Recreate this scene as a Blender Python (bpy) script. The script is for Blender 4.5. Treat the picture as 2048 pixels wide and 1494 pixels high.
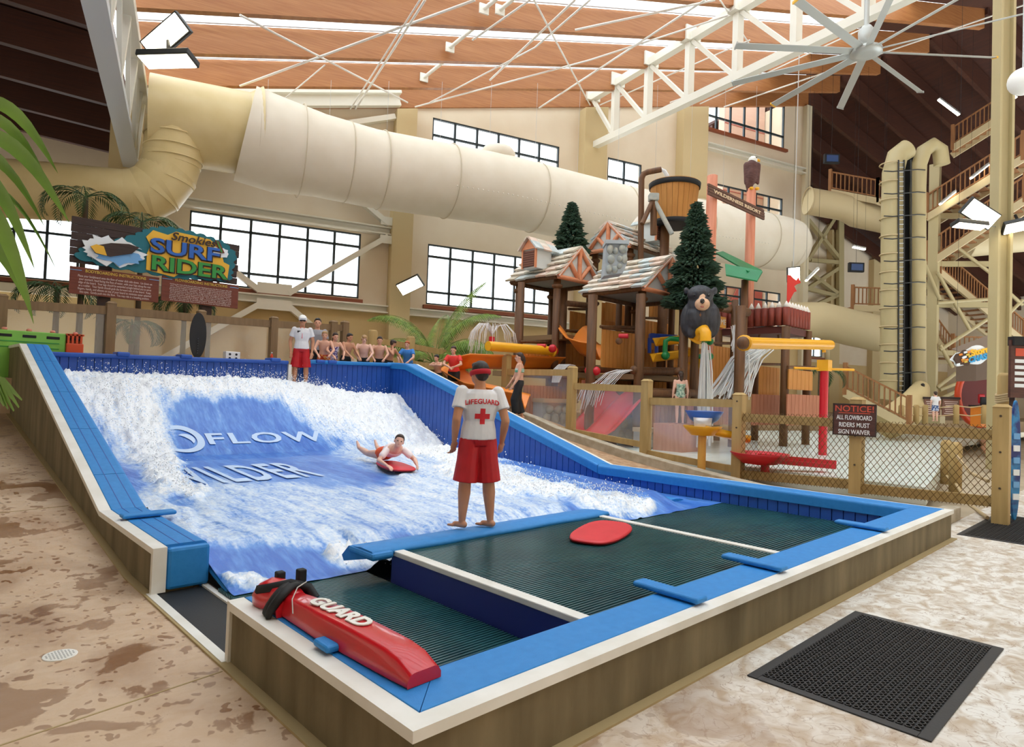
import bpy, bmesh, math, random
from mathutils import Vector as V, Matrix as M
from mathutils.bvhtree import BVHTree
from mathutils import noise as NZ
for o in list(bpy.data.objects): bpy.data.objects.remove(o)
SC = bpy.context.scene; COL = SC.collection
PI = math.pi
# ---------------------------------------------------------------- camera
# world frame: origin = near outer corner of the surf pool on the floor, X along its front wall, Y along its side wall
FPX, PITCH, ROLL, TH, EYE = 1288.33, .0266, .0352, .7619, 1.9
_R = V((1,0,0)); _F = V((0,math.cos(PITCH),math.sin(PITCH))); _U = V((0,-math.sin(PITCH),math.cos(PITCH)))
_R, _U = _R*math.cos(ROLL)+_U*math.sin(ROLL), _U*math.cos(ROLL)-_R*math.sin(ROLL)
_rz = M.Rotation(-TH,3,'Z')
CR, CU, CF = _rz@_R, _rz@_U, _rz@_F
CO = V((-1.70254,-2.32205,EYE))
cam = bpy.data.cameras.new('camera'); co = bpy.data.objects.new('camera',cam); COL.objects.link(co)
cam.sensor_width = 36; cam.sensor_fit = 'HORIZONTAL'; cam.lens = FPX/2048*36; cam.clip_end = 400; cam.clip_start=.05
co.matrix_world = M(((CR.x,CU.x,-CF.x,CO.x),(CR.y,CU.y,-CF.y,CO.y),(CR.z,CU.z,-CF.z,CO.z),(0,0,0,1)))
SC.camera = co
# ---------------------------------------------------------------- daylight: even overcast sky
wd = bpy.data.worlds.new('world'); SC.world = wd; wd.use_nodes = True
bg = wd.node_tree.nodes['Background']; bg.inputs[0].default_value = (.87,.95,1,1); bg.inputs[1].default_value = 2.9
SC.view_settings.view_transform = 'Standard'; SC.view_settings.look = 'None'; SC.view_settings.gamma = 1
SC.view_settings.use_curve_mapping = False; SC.view_settings.exposure = 0.5
SC.cycles.max_bounces = 8; SC.cycles.transparent_max_bounces = 24
# ---------------------------------------------------------------- pixel -> point helpers (2048 x 1494 frame)
def ray(x,y): return CF+CR*((x-1024)/FPX)+CU*((747-y)/FPX)
def pz(x,y,z): d = ray(x,y); return CO+d*((z-EYE)/d.z)
def pl(x,y,P,n): d = ray(x,y); return CO+d*((V(P)-CO).dot(n)/d.dot(n))
def pd(x,y,D): return CO+ray(x,y)*D
def pY(x,y,Y): return pl(x,y,(0,Y,0),V((0,1,0)))
def pX(x,y,X): return pl(x,y,(X,0,0),V((1,0,0)))
def prj(P):
    q = V(P)-CO; z = q.dot(CF); return (1024+FPX*q.dot(CR)/z, 747-FPX*q.dot(CU)/z, z)
W0 = V((9.328,23.089,0)); E1 = V((.9563,-.2924,0)); E2 = V((-.2924,-.9563,0)); EZ = V((0,0,1))
def B(a,b,z): return W0+E1*a+E2*b+EZ*z          # building frame: along the back wall, towards the camera, up
def bw(x,y,off=0): return pl(x,y,W0+E2*off,E2)
def be(x,y,c): return pl(x,y,W0+E1*c,E1)
def bc(P): q = V(P)-W0; return (q.dot(E1),q.dot(E2),P[2])
# ---------------------------------------------------------------- materials
MT = {}
def lin(c):
    if isinstance(c,str): c = tuple(int(c[i:i+2],16)/255 for i in (0,2,4))
    return tuple((x/12.92 if x<=.04045 else ((x+.055)/1.055)**2.4) for x in c)+(1,)
def mat(name,col,rough=.6,metal=0,col2=None,sc=4,st=(1,1,1),det=4,lo=.35,hi=.65,bump=0,bsc=60,bst=(1,1,1),coat=0,alpha=1,emit=0,spec=.5,trans=0,coord='Object'):
    if name in MT: return MT[name]
    m = bpy.data.materials.new(name); m.use_nodes = True; nt = m.node_tree; N = nt.nodes; L = nt.links
    p = N['Principled BSDF']; p.inputs['Base Color'].default_value = lin(col); p.inputs['Roughness'].default_value = rough
    p.inputs['Metallic'].default_value = metal; p.inputs['Coat Weight'].default_value = coat; p.inputs['Alpha'].default_value = alpha
    p.inputs['Specular IOR Level'].default_value = spec; p.inputs['Transmission Weight'].default_value = trans
    if emit: p.inputs['Emission Color'].default_value = lin(col); p.inputs['Emission Strength'].default_value = emit
    tc = None
    def tex(scale,stretch,detail):
        nonlocal tc
        if tc is None: tc = N.new('ShaderNodeTexCoord')
        mp = N.new('ShaderNodeMapping'); mp.inputs['Scale'].default_value = stretch
        nz = N.new('ShaderNodeTexNoise'); nz.inputs['Scale'].default_value = scale; nz.inputs['Detail'].default_value = detail
        L.new(tc.outputs[coord],mp.inputs[0]); L.new(mp.outputs[0],nz.inputs[0]); return nz
    if col2 is not None:
        nz = tex(sc,st,det); cr = N.new('ShaderNodeValToRGB')
        cr.color_ramp.elements[0].position = lo; cr.color_ramp.elements[1].position = hi
        cr.color_ramp.elements[0].color = lin(col); cr.color_ramp.elements[1].color = lin(col2)
        L.new(nz.outputs[0],cr.inputs[0]); L.new(cr.outputs[0],p.inputs['Base Color'])
    if bump:
        nz = tex(bsc,bst,3); bp = N.new('ShaderNodeBump'); bp.inputs['Strength'].default_value = bump; bp.inputs['Distance'].default_value = .02
        L.new(nz.outputs[0],bp.inputs['Height']); L.new(bp.outputs[0],p.inputs['Normal'])
    MT[name] = m; return m
def clear(name,col='FFFFFF',tr=.85,rough=.05,op=0.0):
    """thin sheet: transparent + a little gloss (+ op = share of diffuse haze/dirt)"""
    if name in MT: return MT[name]
    m = bpy.data.materials.new(name); m.use_nodes = True; nt = m.node_tree; N = nt.nodes; L = nt.links; N.clear()
    out = N.new('ShaderNodeOutputMaterial'); t = N.new('ShaderNodeBsdfTransparent'); t.inputs[0].default_value = lin(col)
    g = N.new('ShaderNodeBsdfGlossy'); g.inputs['Roughness'].default_value = rough
    mx = N.new('ShaderNodeMixShader'); mx.inputs[0].default_value = 1-tr
    L.new(t.outputs[0],mx.inputs[1]); L.new(g.outputs[0],mx.inputs[2]); last = mx
    if op:
        d = N.new('ShaderNodeBsdfTranslucent'); d2 = N.new('ShaderNodeBsdfDiffuse'); a = N.new('ShaderNodeAddShader')
        d.inputs[0].default_value = (.5,.5,.5,1); d2.inputs[0].default_value = (.5,.5,.5,1)
        L.new(d.outputs[0],a.inputs[0]); L.new(d2.outputs[0],a.inputs[1])
        m2 = N.new('ShaderNodeMixShader'); m2.inputs[0].default_value = op
        L.new(mx.outputs[0],m2.inputs[1]); L.new(a.outputs[0],m2.inputs[2]); last = m2
    L.new(last.outputs[0],out.inputs[0]); MT[name] = m; return m
# ---------------------------------------------------------------- mesh builder
class MB:
    def __init__(s): s.v = []; s.f = []; s.sm = []
    def add(s,vs,fs,smooth=False):
        n = len(s.v); s.v += [V(p) for p in vs]; s.f += [tuple(i+n for i in f) for f in fs]; s.sm += [smooth]*len(fs); return s
    def obox(s,c,a,b,d):
        """box from centre and three half vectors"""
        c,a,b,d = V(c),V(a),V(b),V(d)
        vs = [c+a*i+b*j+d*k for k in (-1,1) for j in (-1,1) for i in (-1,1)]
        return s.add(vs,[(0,2,3,1),(4,5,7,6),(0,1,5,4),(2,6,7,3),(0,4,6,2),(1,3,7,5)])
    def box(s,x0,x1,y0,y1,z0,z1):
        return s.obox(((x0+x1)/2,(y0+y1)/2,(z0+z1)/2),((x1-x0)/2,0,0),(0,(y1-y0)/2,0),(0,0,(z1-z0)/2))
    def bar(s,a,b,w,h,up=(0,0,1)):
        a,b = V(a),V(b); d = b-a; L = d.length
        if L<1e-6: return s
        d = d/L; r = d.cross(V(up))
        if r.length<1e-4: r = d.cross(V((0,1,0)))
        r.normalize(); n = r.cross(d).normalized()
        return s.obox((a+b)/2,d*(L/2),r*(w/2),n*(h/2))
    def tube(s,pts,r,n=8,cap=True,flat=1.0,smooth=True):
        pts = [V(p) for p in pts]; k = len(pts); rs = r if isinstance(r,(list,tuple)) else [r]*k
        t0 = (pts[1]-pts[0]).normalized(); u = t0.orthogonal().normalized()
        if abs(t0.z)<.9: u = t0.cross(EZ).normalized()
        vs = []; fs = []
        for i,p in enumerate(pts):
            t = (pts[min(i+1,k-1)]-pts[max(i-1,0)]).normalized()
            u = (u-t*u.dot(t)); u = u.normalized() if u.length>1e-6 else t.orthogonal().normalized(); w = t.cross(u)
            vs += [p+u*(rs[i]*math.cos(2*PI*j/n))+w*(rs[i]*flat*math.sin(2*PI*j/n)) for j in range(n)]
        for i in range(k-1):
            for j in range(n):
                a = i*n+j; b = i*n+(j+1)%n; fs.append((a,b,b+n,a+n))
        s.add(vs,fs,smooth)
        if cap: s.add(vs[:n],[tuple(range(n-1,-1,-1))]); s.add(vs[-n:],[tuple(range(n))])
        return s
    def cyl(s,a,b,r,n=12,r2=None,smooth=True): return s.tube([a,b],[r,r if r2 is None else r2],n,True,1,smooth)
    def ell(s,c,r,n=12,R=None):
        c = V(c); r = (r,r,r) if isinstance(r,(int,float)) else r; m = max(4,n//2); vs = []; fs = []
        for i in range(m+1):
            ph = PI*i/m
            for j in range(n):
                a = 2*PI*j/n; p = V((r[0]*math.sin(ph)*math.cos(a),r[1]*math.sin(ph)*math.sin(a),r[2]*math.cos(ph)))
                vs.append(c+(R@p if R else p))
        for i in range(m):
            for j in range(n):
                a = i*n+j; b = i*n+(j+1)%n; fs.append((a,a+n,b+n,b))
        return s.add(vs,fs,True)
    def lathe(s,prof,c,n=20,axis=None,smooth=True):
        c = V(c); az = V(axis).normalized() if axis else EZ; ax = az.orthogonal().normalized() if axis else V((1,0,0)); ay = az.cross(ax)
        vs = []; fs = []
        for r,z in prof: vs += [c+ax*(r*math.cos(2*PI*j/n))+ay*(r*math.sin(2*PI*j/n))+az*z for j in range(n)]
        for i in range(len(prof)-1):
            for j in range(n):
                a = i*n+j; b = i*n+(j+1)%n; fs.append((a,b,b+n,a+n))
        fs.append(tuple(range(n-1,-1,-1))); k = (len(prof)-1)*n; fs.append(tuple(range(k,k+n)))
        return s.add(vs,fs,smooth)
    def prism(s,poly,o,ex,ey,ez):
        """2d polygon in the plane (o,ex,ey) thickened by ez"""
        o,ex,ey,ez = V(o),V(ex),V(ey),V(ez); n = len(poly)
        a = [o+ex*p[0]+ey*p[1] for p in poly]; vs = a+[p+ez for p in a]
        return s.add(vs,[tuple(range(n-1,-1,-1)),tuple(range(n,2*n))]+[(i,(i+1)%n,(i+1)%n+n,i+n) for i in range(n)])
    def quad(s,a,b,c,d): return s.add([a,b,c,d],[(0,1,2,3)])
    def slab(s,a,b,c,d,t):
        a,b,c,d,t = V(a),V(b),V(c),V(d),V(t)
        return s.add([a,b,c,d,a+t,b+t,c+t,d+t],[(0,3,2,1),(4,5,6,7),(0,1,5,4),(1,2,6,5),(2,3,7,6),(3,0,4,7)])
    def loft(s,rings,cap=True,smooth=True,closed=True):
        n = len(rings[0]); vs = [p for r in rings for p in r]; fs = []
        for i in range(len(rings)-1):
            for j in range(n if closed else n-1):
                a = i*n+j; b = i*n+(j+1)%n; fs.append((a,b,b+n,a+n))
        s.add(vs,fs,smooth)
        if cap: s.add(rings[0],[tuple(range(n-1,-1,-1))]); s.add(rings[-1],[tuple(range(n))])
        return s
    def mesh(s,name,off=None):
        me = bpy.data.meshes.new(name); o = off or V((0,0,0))
        me.from_pydata([p-o for p in s.v],[],s.f); me.polygons.foreach_set('use_smooth',s.sm); me.update(); return me
BASE = {}
def link(o,parent=None):
    COL.objects.link(o)
    if parent: o.parent = parent
    return o
def root_of(o):
    while o.parent: o = o.parent
    return o
def obj(name,mb,m,parent=None,bevel=0,seg=2,fix=True,auto=False):
    off = BASE.get(root_of(parent).name,V((0,0,0))) if parent else None
    me = mb.mesh(name,off) if isinstance(mb,MB) else mb
    if fix and isinstance(mb,MB):
        bm = bmesh.new(); bm.from_mesh(me); bmesh.ops.recalc_face_normals(bm,faces=bm.faces); bm.to_mesh(me); bm.free()
    o = bpy.data.objects.new(name,me); me.materials.append(m); link(o,parent)
    if bevel:
        b = o.modifiers.new('bevel','BEVEL'); b.width = bevel; b.segments = seg; b.limit_method = 'ANGLE'
    return o
def tag(o,label,cat,group=None):
    o['label'] = label; o['category'] = cat
    if group: o['group'] = group
    return o
def thing(name,label,cat,loc=(0,0,0),group=None):
    o = bpy.data.objects.new(name,None); o.location = loc; o.empty_display_size = .1; link(o); BASE[o.name] = V(loc); return tag(o,label,cat,group)
def struct(name,mb,m,**k):
    o = obj(name,mb,m,**k); o['kind'] = 'structure'; return o
def sgroup(name):
    o = bpy.data.objects.new(name,None); link(o); BASE[o.name] = V((0,0,0)); o['kind'] = 'structure'; return o
def copy_tree(o,loc=None,rz=None,label=None,parent=None):
    c = o.copy(); COL.objects.link(c)
    if parent: c.parent = parent
    if loc is not None: c.location = loc
    if rz is not None: c.rotation_euler = (0,0,rz)
    if label: c['label'] = label
    for ch in o.children: copy_tree(ch,parent=c)
    return c
def text_geo(s,size,align='CENTER',offset=0,spacing=1.0,shear=0,ext=0):
    cu = bpy.data.curves.new('t','FONT'); cu.body = s; cu.size = size; cu.align_x = align; cu.align_y = 'CENTER'; cu.offset = offset
    cu.space_character = spacing; cu.shear = shear; cu.resolution_u = 3; cu.extrude = ext
    o = bpy.data.objects.new('t',cu); COL.objects.link(o); dg = bpy.context.evaluated_depsgraph_get(); dg.update()
    me = bpy.data.meshes.new_from_object(o.evaluated_get(dg)); vs = [v.co.copy() for v in me.vertices]; fs = [tuple(p.vertices) for p in me.polygons]
    bpy.data.objects.remove(o); bpy.data.curves.remove(cu); bpy.data.meshes.remove(me); return vs,fs
def put_text(name,s,size,m,parent,o,ex,ey,lift=.004,thick=.004,xs=1,align='CENTER',offset=0,spacing=1.0,shear=0,warp=None):
    vs,fs = text_geo(s,size,align,offset,spacing,shear,thick/2); o,ex,ey = V(o),V(ex).normalized(),V(ey).normalized(); n = ex.cross(ey)
    mb = MB(); mb.add([ (lambda x,y:o+ex*x+ey*y+n*(p.z+thick/2+lift))(*(warp(p.x*xs,p.y) if warp else (p.x*xs,p.y))) for p in vs],fs); return obj(name,mb,m,parent,fix=False)
def solid(mb,voxel,smooth=3,name='m',off=None):
    """fuse overlapping closed shapes into one continuous surface"""
    me = mb.mesh(name,off); o = bpy.data.objects.new(name,me); COL.objects.link(o)
    r = o.modifiers.new('r','REMESH'); r.mode = 'VOXEL'; r.voxel_size = voxel; r.use_smooth_shade = True
    if smooth: q = o.modifiers.new('s','SMOOTH'); q.iterations = smooth; q.factor = .5
    dg = bpy.context.evaluated_depsgraph_get(); dg.update(); me2 = bpy.data.meshes.new_from_object(o.evaluated_get(dg))
    bpy.data.objects.remove(o); bpy.data.meshes.remove(me); me2.materials.clear(); return me2
def rnd(a,b): return random.uniform(a,b)
random.seed(7)
# ================================================================ building shell
M_wall = mat('wall paint','DDCDB4',.85,col2='E3D5BE',sc=.6,bump=.03,bsc=30)
M_wains = mat('tan lower paint','C9AE7C',.85,col2='CFB686',sc=.5)
M_pil = mat('pilaster paint','CDB88C',.85)
M_wood = mat('glulam timber','9C6136',.5,col2='B07847',sc=3,st=(.35,.35,9),lo=.3,hi=.7,bump=.05,bsc=40,bst=(.2,.2,3))
M_wdark = mat('stained roof timber','3A1B0E',.6,col2='4A2412',sc=3,st=(.3,.3,8),lo=.3,hi=.7)
M_frame = mat('dark window frame','26343A',.4)
M_sill = mat('redwood sill','8A4A2E',.5)
M_pane = clear('window glass',tr=.93)
M_sky = clear('skylight sheet',tr=.97,op=.25)
M_steel = mat('cream painted steel','E6E2D4',.45)
M_beige = mat('beige painted steel','D8CDB0',.5)
M_alu = mat('aluminium glazing bar','C9CED0',.35,metal=.6)
def roofz(a): return 14.32+.236*(a-5.39)
def holed_wall(mb,a0,a1,z0,z1f,holes,off=0,th=.3):
    xs = sorted({a0,a1,*[h[i] for h in holes for i in (0,1)]})
    for i in range(len(xs)-1):
        xa,xb = xs[i],xs[i+1]; hs = sorted([(h[2],h[3]) for h in holes if h[0]<=xa+1e-6 and h[1]>=xb-1e-6]); z = z0
        for h0,h1 in hs+[(None,None)]:
            ta,tb = (h0,h0) if h0 is not None else (z1f(xa),z1f(xb))
            mb.slab(B(xa,off,z),B(xb,off,z),B(xb,off,tb),B(xa,off,ta),E2*-th)
            if h1 is not None: z = h1
WN = [0]
def window(a0,a1,z0,z1,cols,rows,off=0,sill=True):
    WN[0] += 1; g = sgroup('window_%d'%WN[0])
    mb = MB()
    for a in (a0,a1): mb.bar(B(a,off-.08,z0),B(a,off-.08,z1),.13,.12,E2)
    for z in (z0,z1): mb.bar(B(a0,off-.08,z),B(a1,off-.08,z),.12,.13)
    obj('window_frame',mb,M_frame,g)
    w = (a1-a0)/cols; zs = [z0]+rows+[z1]
    for i in range(1,cols): obj('mullion',MB().bar(B(a0+w*i,off-.08,z0),B(a0+w*i,off-.08,z1),.1,.1,E2),M_frame,g)
    for z in rows: obj('transom',MB().bar(B(a0,off-.08,z),B(a1,off-.08,z),.1,.1),M_frame,g)
    for i in range(cols):
        for j in range(len(zs)-1):
            obj('pane',MB().slab(B(a0+w*i,off-.1,zs[j]),B(a0+w*i+w,off-.1,zs[j]),B(a0+w*i+w,off-.1,zs[j+1]),B(a0+w*i,off-.1,zs[j+1]),E2*.012),M_pane,g)
    if sill: obj('sill',MB().bar(B(a0-.15,off+.06,z0-.13),B(a1+.15,off+.06,z0-.13),.24,.16),M_sill,g)
    return g
R3 = lambda z0,z1:[z0+(z1-z0)*.21,z0+(z1-z0)*.8]
HL = [(-3.33,3.23,5.6,8.38),(6.25,12.9,5.65,8.37),(6.25,12.9,11.8,14.12),(15.82,18,12.2,14.18),(22.15,28.7,17.2,20.1),(22.15,28.7,11.8,14.14),(22.15,28.7,5.65,8.37)]
mb = MB(); holed_wall(mb,-5.2,30.4,5.15,lambda a:roofz(a)+.95,HL); wb = struct('wall_back',mb,M_wall)
obj('lower_wall',MB().slab(B(-5.2,.02,-.5),B(30.4,.02,-.5),B(30.4,.02,5.15),B(-5.2,.02,5.15),E2*-.3),M_wains,wb)
for a0,a1,d in ((-6.0,-5.0,.55),(4.45,5.35,.55),(14.0,15.35,.6),(20.3,22.05,.6)):
    obj('pilaster',MB().box(0,0,0,0,0,0) if 0 else MB().slab(B(a0,d,-.5),B(a1,d,-.5),B(a1,d,roofz(a1)-.2),B(a0,d,roofz(a0)-.2),E2*-(d+.05)),M_pil,wb)
obj('corner_column',MB().slab(B(30.3,.3,-.5),B(30.75,.3,-.5),B(30.75,.3,20.2),B(30.3,.3,20.2),E2*-.6),M_beige,wb)
window(-3.33,3.23,5.6,8.38,6,R3(5.6,8.38)); window(6.25,12.9,5.65,8.37,6,R3(5.65,8.37))
window(6.25,12.9,11.8,14.12,6,[12.57,13.35],sill=False); window(15.82,18,12.2,14.18,2,[13.2],sill=False)
window(22.15,28.7,17.2,20.1,6,[17.95]); window(22.15,28.7,11.8,14.14,6,[12.6,13.4],sill=False); window(22.15,28.7,5.65,8.37,6,R3(5.65,8.37))
# ledges and bracing on the back wall
def ledge(a0,a1,z,d=.35,h=.28):
    mb = MB().bar(B(a0,d/2,z),B(a1,d/2,z),d,.06); mb.bar(B(a0,d/2,z-h),B(a1,d/2,z-h),d,.06); mb.bar(B(a0,.06,z-h/2),B(a1,.06,z-h/2),.1,h); obj('ledge_beam',mb,M_steel,wb)
ledge(-5,4.45,8.75); ledge(-5,4.45,5.35); ledge(5.35,14,5.35); ledge(15.35,20.3,5.3); ledge(22.05,30.3,16.2)
def brace(a,z,a2,z2,w=.32): obj('wall_brace',MB().bar(B(a,.3,z),B(a2,.3,z2),.22,w,E2),M_steel,wb)
brace(4.3,8.35,.35,5.5); brace(-4.9,8.35,-.75,5.5); brace(.4,4.95,4.2,2); brace(-.75,4.95,-4.9,2); brace(4.3,8.9,-.2,11.9); brace(-4.9,8.9,-.2,11.9)
for zc in (5.62,4.98): obj('gusset_plate',MB().bar(B(-.85,.42,zc),B(.45,.42,zc),.05,.42),M_steel,wb)
for z in (8.2,9.0): obj('gusset_plate',MB().bar(B(3.95,.42,z),B(4.45,.42,z),.05,.35),M_steel,wb)
obj('ledge_beam',MB().bar(B(-5,.4,roofz(-5)+.55),B(4.6,.4,roofz(4.6)+.55),.3,.12).bar(B(-5,.4,roofz(-5)),B(4.6,.4,roofz(4.6)),.3,.12).bar(B(-5,.3,roofz(-5)+.28),B(4.6,.3,roofz(4.6)+.28),.08,.5),M_steel,wb)
brace(-.2,11.9,4.4,13.6,.3)
# ---- left bay: wall set back, lower dark roof
mb = MB(); LO = -4.6
def lb(x,y): return bc(bw(x,y,LO))
holed_wall(mb,-24,-5.2,5.15,lambda a:12.,[(-10.75,-6.35,5.75,8.35)],off=LO); wl = struct('wall_left',mb,M_wall)
obj('lower_wall',MB().slab(B(-24,LO+.02,-.5),B(-5.2,LO+.02,-.5),B(-5.2,LO+.02,5.15),B(-24,LO+.02,5.15),E2*-.3),M_wains,wl)
obj('return_wall',MB().slab(B(-5.2,LO,-.5),B(-5.2,0,-.5),B(-5.2,0,13),B(-5.2,LO,13),E1*-.3),M_wall,wl)
window(-10.75,-6.35,5.75,8.35,4,[7.7],off=LO)
obj('ledge_beam',MB().bar(B(-24,LO+.18,5.3),B(-5.3,LO+.18,5.3),.36,.34),M_beige,wl)
def lz(a): return 10.65-.085*(a+5.5)
cl = struct('ceiling_left',MB().slab(B(-24,LO,lz(-24)+1.05),B(-5.45,LO,lz(-5.45)+1.05),B(-5.45,34,lz(-5.45)+1.05),B(-24,34,lz(-24)+1.05),EZ*.2),M_wdark)
for i in range(14):
    b = -2.3+2.62*i; obj('roof_beam',MB().slab(B(-24,b,lz(-24)),B(-5.55,b,lz(-5.55)),B(-5.55,b,lz(-5.55)+1.0),B(-24,b,lz(-24)+1.0),E2*.22),M_wdark,cl)
# ---- main roof: sloping glulam beams under skylight glazing
ce = sgroup('ceiling')
BEAMS = [.12,2.3,4.8,7.45,10.05,12.65,15.25,17.85,20.45,23.05,25.65,28.25,30.85,33.45]
for b in BEAMS:
    obj('roof_beam',MB().slab(B(-5.3,b,roofz(-5.3)),B(30.6,b,roofz(30.6)),B(30.6,b,roofz(30.6)+.95),B(-5.3,b,roofz(-5.3)+.95),E2*-.24),M_wood,ce)
for i in range(len(BEAMS)-1):
    b0,b1 = BEAMS[i],BEAMS[i+1]-.24
    for k in range(12):
        a0 = -5.3+3*k; a1 = a0+3
        m = M_sky if a0<24 else M_wdark
        obj('skylight_sheet' if a0<24 else 'roof_deck',MB().slab(B(a0,b0,roofz(a0)+.96),B(a1,b0,roofz(a1)+.96),B(a1,b1,roofz(a1)+.96),B(a0,b1,roofz(a0)+.96),EZ*.03),m,ce)
    for t in (.12,.5,.88) if i<4 else (.5,):
        bb = b0+(b1-b0)*t; obj('glazing_bar',MB().bar(B(-5.3,bb,roofz(-5.3)+.9),B(24.7,bb,roofz(24.7)+.9),.06,.1),M_alu,ce)
# ---- right bay: stair tower hall, dark pitched roof falling to the right
RO = -9.0
def rz(a): return 20.9-.33*(a-30.6)
wr = struct('wall_right',MB(),M_wall); holed = MB()
holed_wall(holed,30.6,62,5.15,lambda a:max(rz(a)+1,9),[(33.0,37.5,10.4,13.4),(38.4,44.2,5.6,8.3)],off=RO); obj('upper_wall',holed,M_wall,wr)
obj('lower_wall',MB().slab(B(30.6,RO+.02,-.5),B(62,RO+.02,-.5),B(62,RO+.02,5.15),B(30.6,RO+.02,5.15),E2*-.3),M_wains,wr)
obj('return_wall',MB().slab(B(30.4,RO,-.5),B(30.4,-.3,-.5),B(30.4,-.3,21),B(30.4,RO,21),E1*.3),M_wall,wr)
obj('side_wall',MB().slab(B(62,RO,-.5),B(62,34,-.5),B(62,34,12),B(62,RO,12),E1*.3),M_wall,wr)
window(33.0,37.5,10.4,13.4,4,[11.9],off=RO,sill=False); window(38.4,44.2,5.6,8.3,6,[6.5,7.4],off=RO)
cr_ = struct('ceiling_right',MB().slab(B(30.6,RO,rz(30.6)+1.2),B(62,RO,rz(62)+1.2),B(62,34,rz(62)+1.2),B(30.6,34,rz(30.6)+1.2),EZ*.2),M_wdark)
for i in range(16):
    b = -8.4+2.62*i; obj('roof_beam',MB().slab(B(30.6,b,rz(30.6)),B(62,b,rz(62)),B(62,b,rz(62)+1.1),B(30.6,b,rz(30.6)+1.1),E2*.24),M_wdark,cr_)
for a in (32.5,38,44.5,50): obj('pilaster',MB().slab(B(a,RO+.5,-.5),B(a+1.2,RO+.5,-.5),B(a+1.2,RO+.5,rz(a)),B(a,RO+.5,rz(a)),E2*-.6),M_pil,wr)
# the hall closes behind and left of the camera
struct('wall_front',MB().slab(B(-24,34,-.5),B(62,34,-.5),B(62,34,21),B(-24,34,21),E2*.3),M_wall); struct('wall_side',MB().slab(B(-24,LO,-.5),B(-24,34,-.5),B(-24,34,13),B(-24,LO,13),E1*-.3),M_wall)
# brick and siding building outside the right-hand windows
M_siding = mat('outside siding','CDAA96',.9,col2='C19C88',sc=6,st=(.2,.2,30))
M_brick = mat('outside red siding','B4605A',.9)
NB = -3.0; na = bc(bw(1449,240,NB))[0]
x = thing('neighbour_building','pink clad building standing outside behind the right hand windows','building',B(na,NB,0))
obj('siding_wall',MB().slab(B(na,NB,-.5),B(30.3,NB,-.5),B(30.3,NB,24),B(na,NB,24),E2*-.5),M_siding,x)
for k in range(26): obj('siding_joint',MB().bar(B(na,NB+.02,4+.62*k),B(30.3,NB+.02,4+.62*k),.04,.04),M_brick,x)
obj('red_gable',MB().slab(B(na-1.5,NB+.1,4.5),B(30.3,NB+.1,4.5),B(30.3,NB+.1,9.2),B(na+1.5,NB+.1,9.2),E2*.05),M_brick,x)
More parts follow.
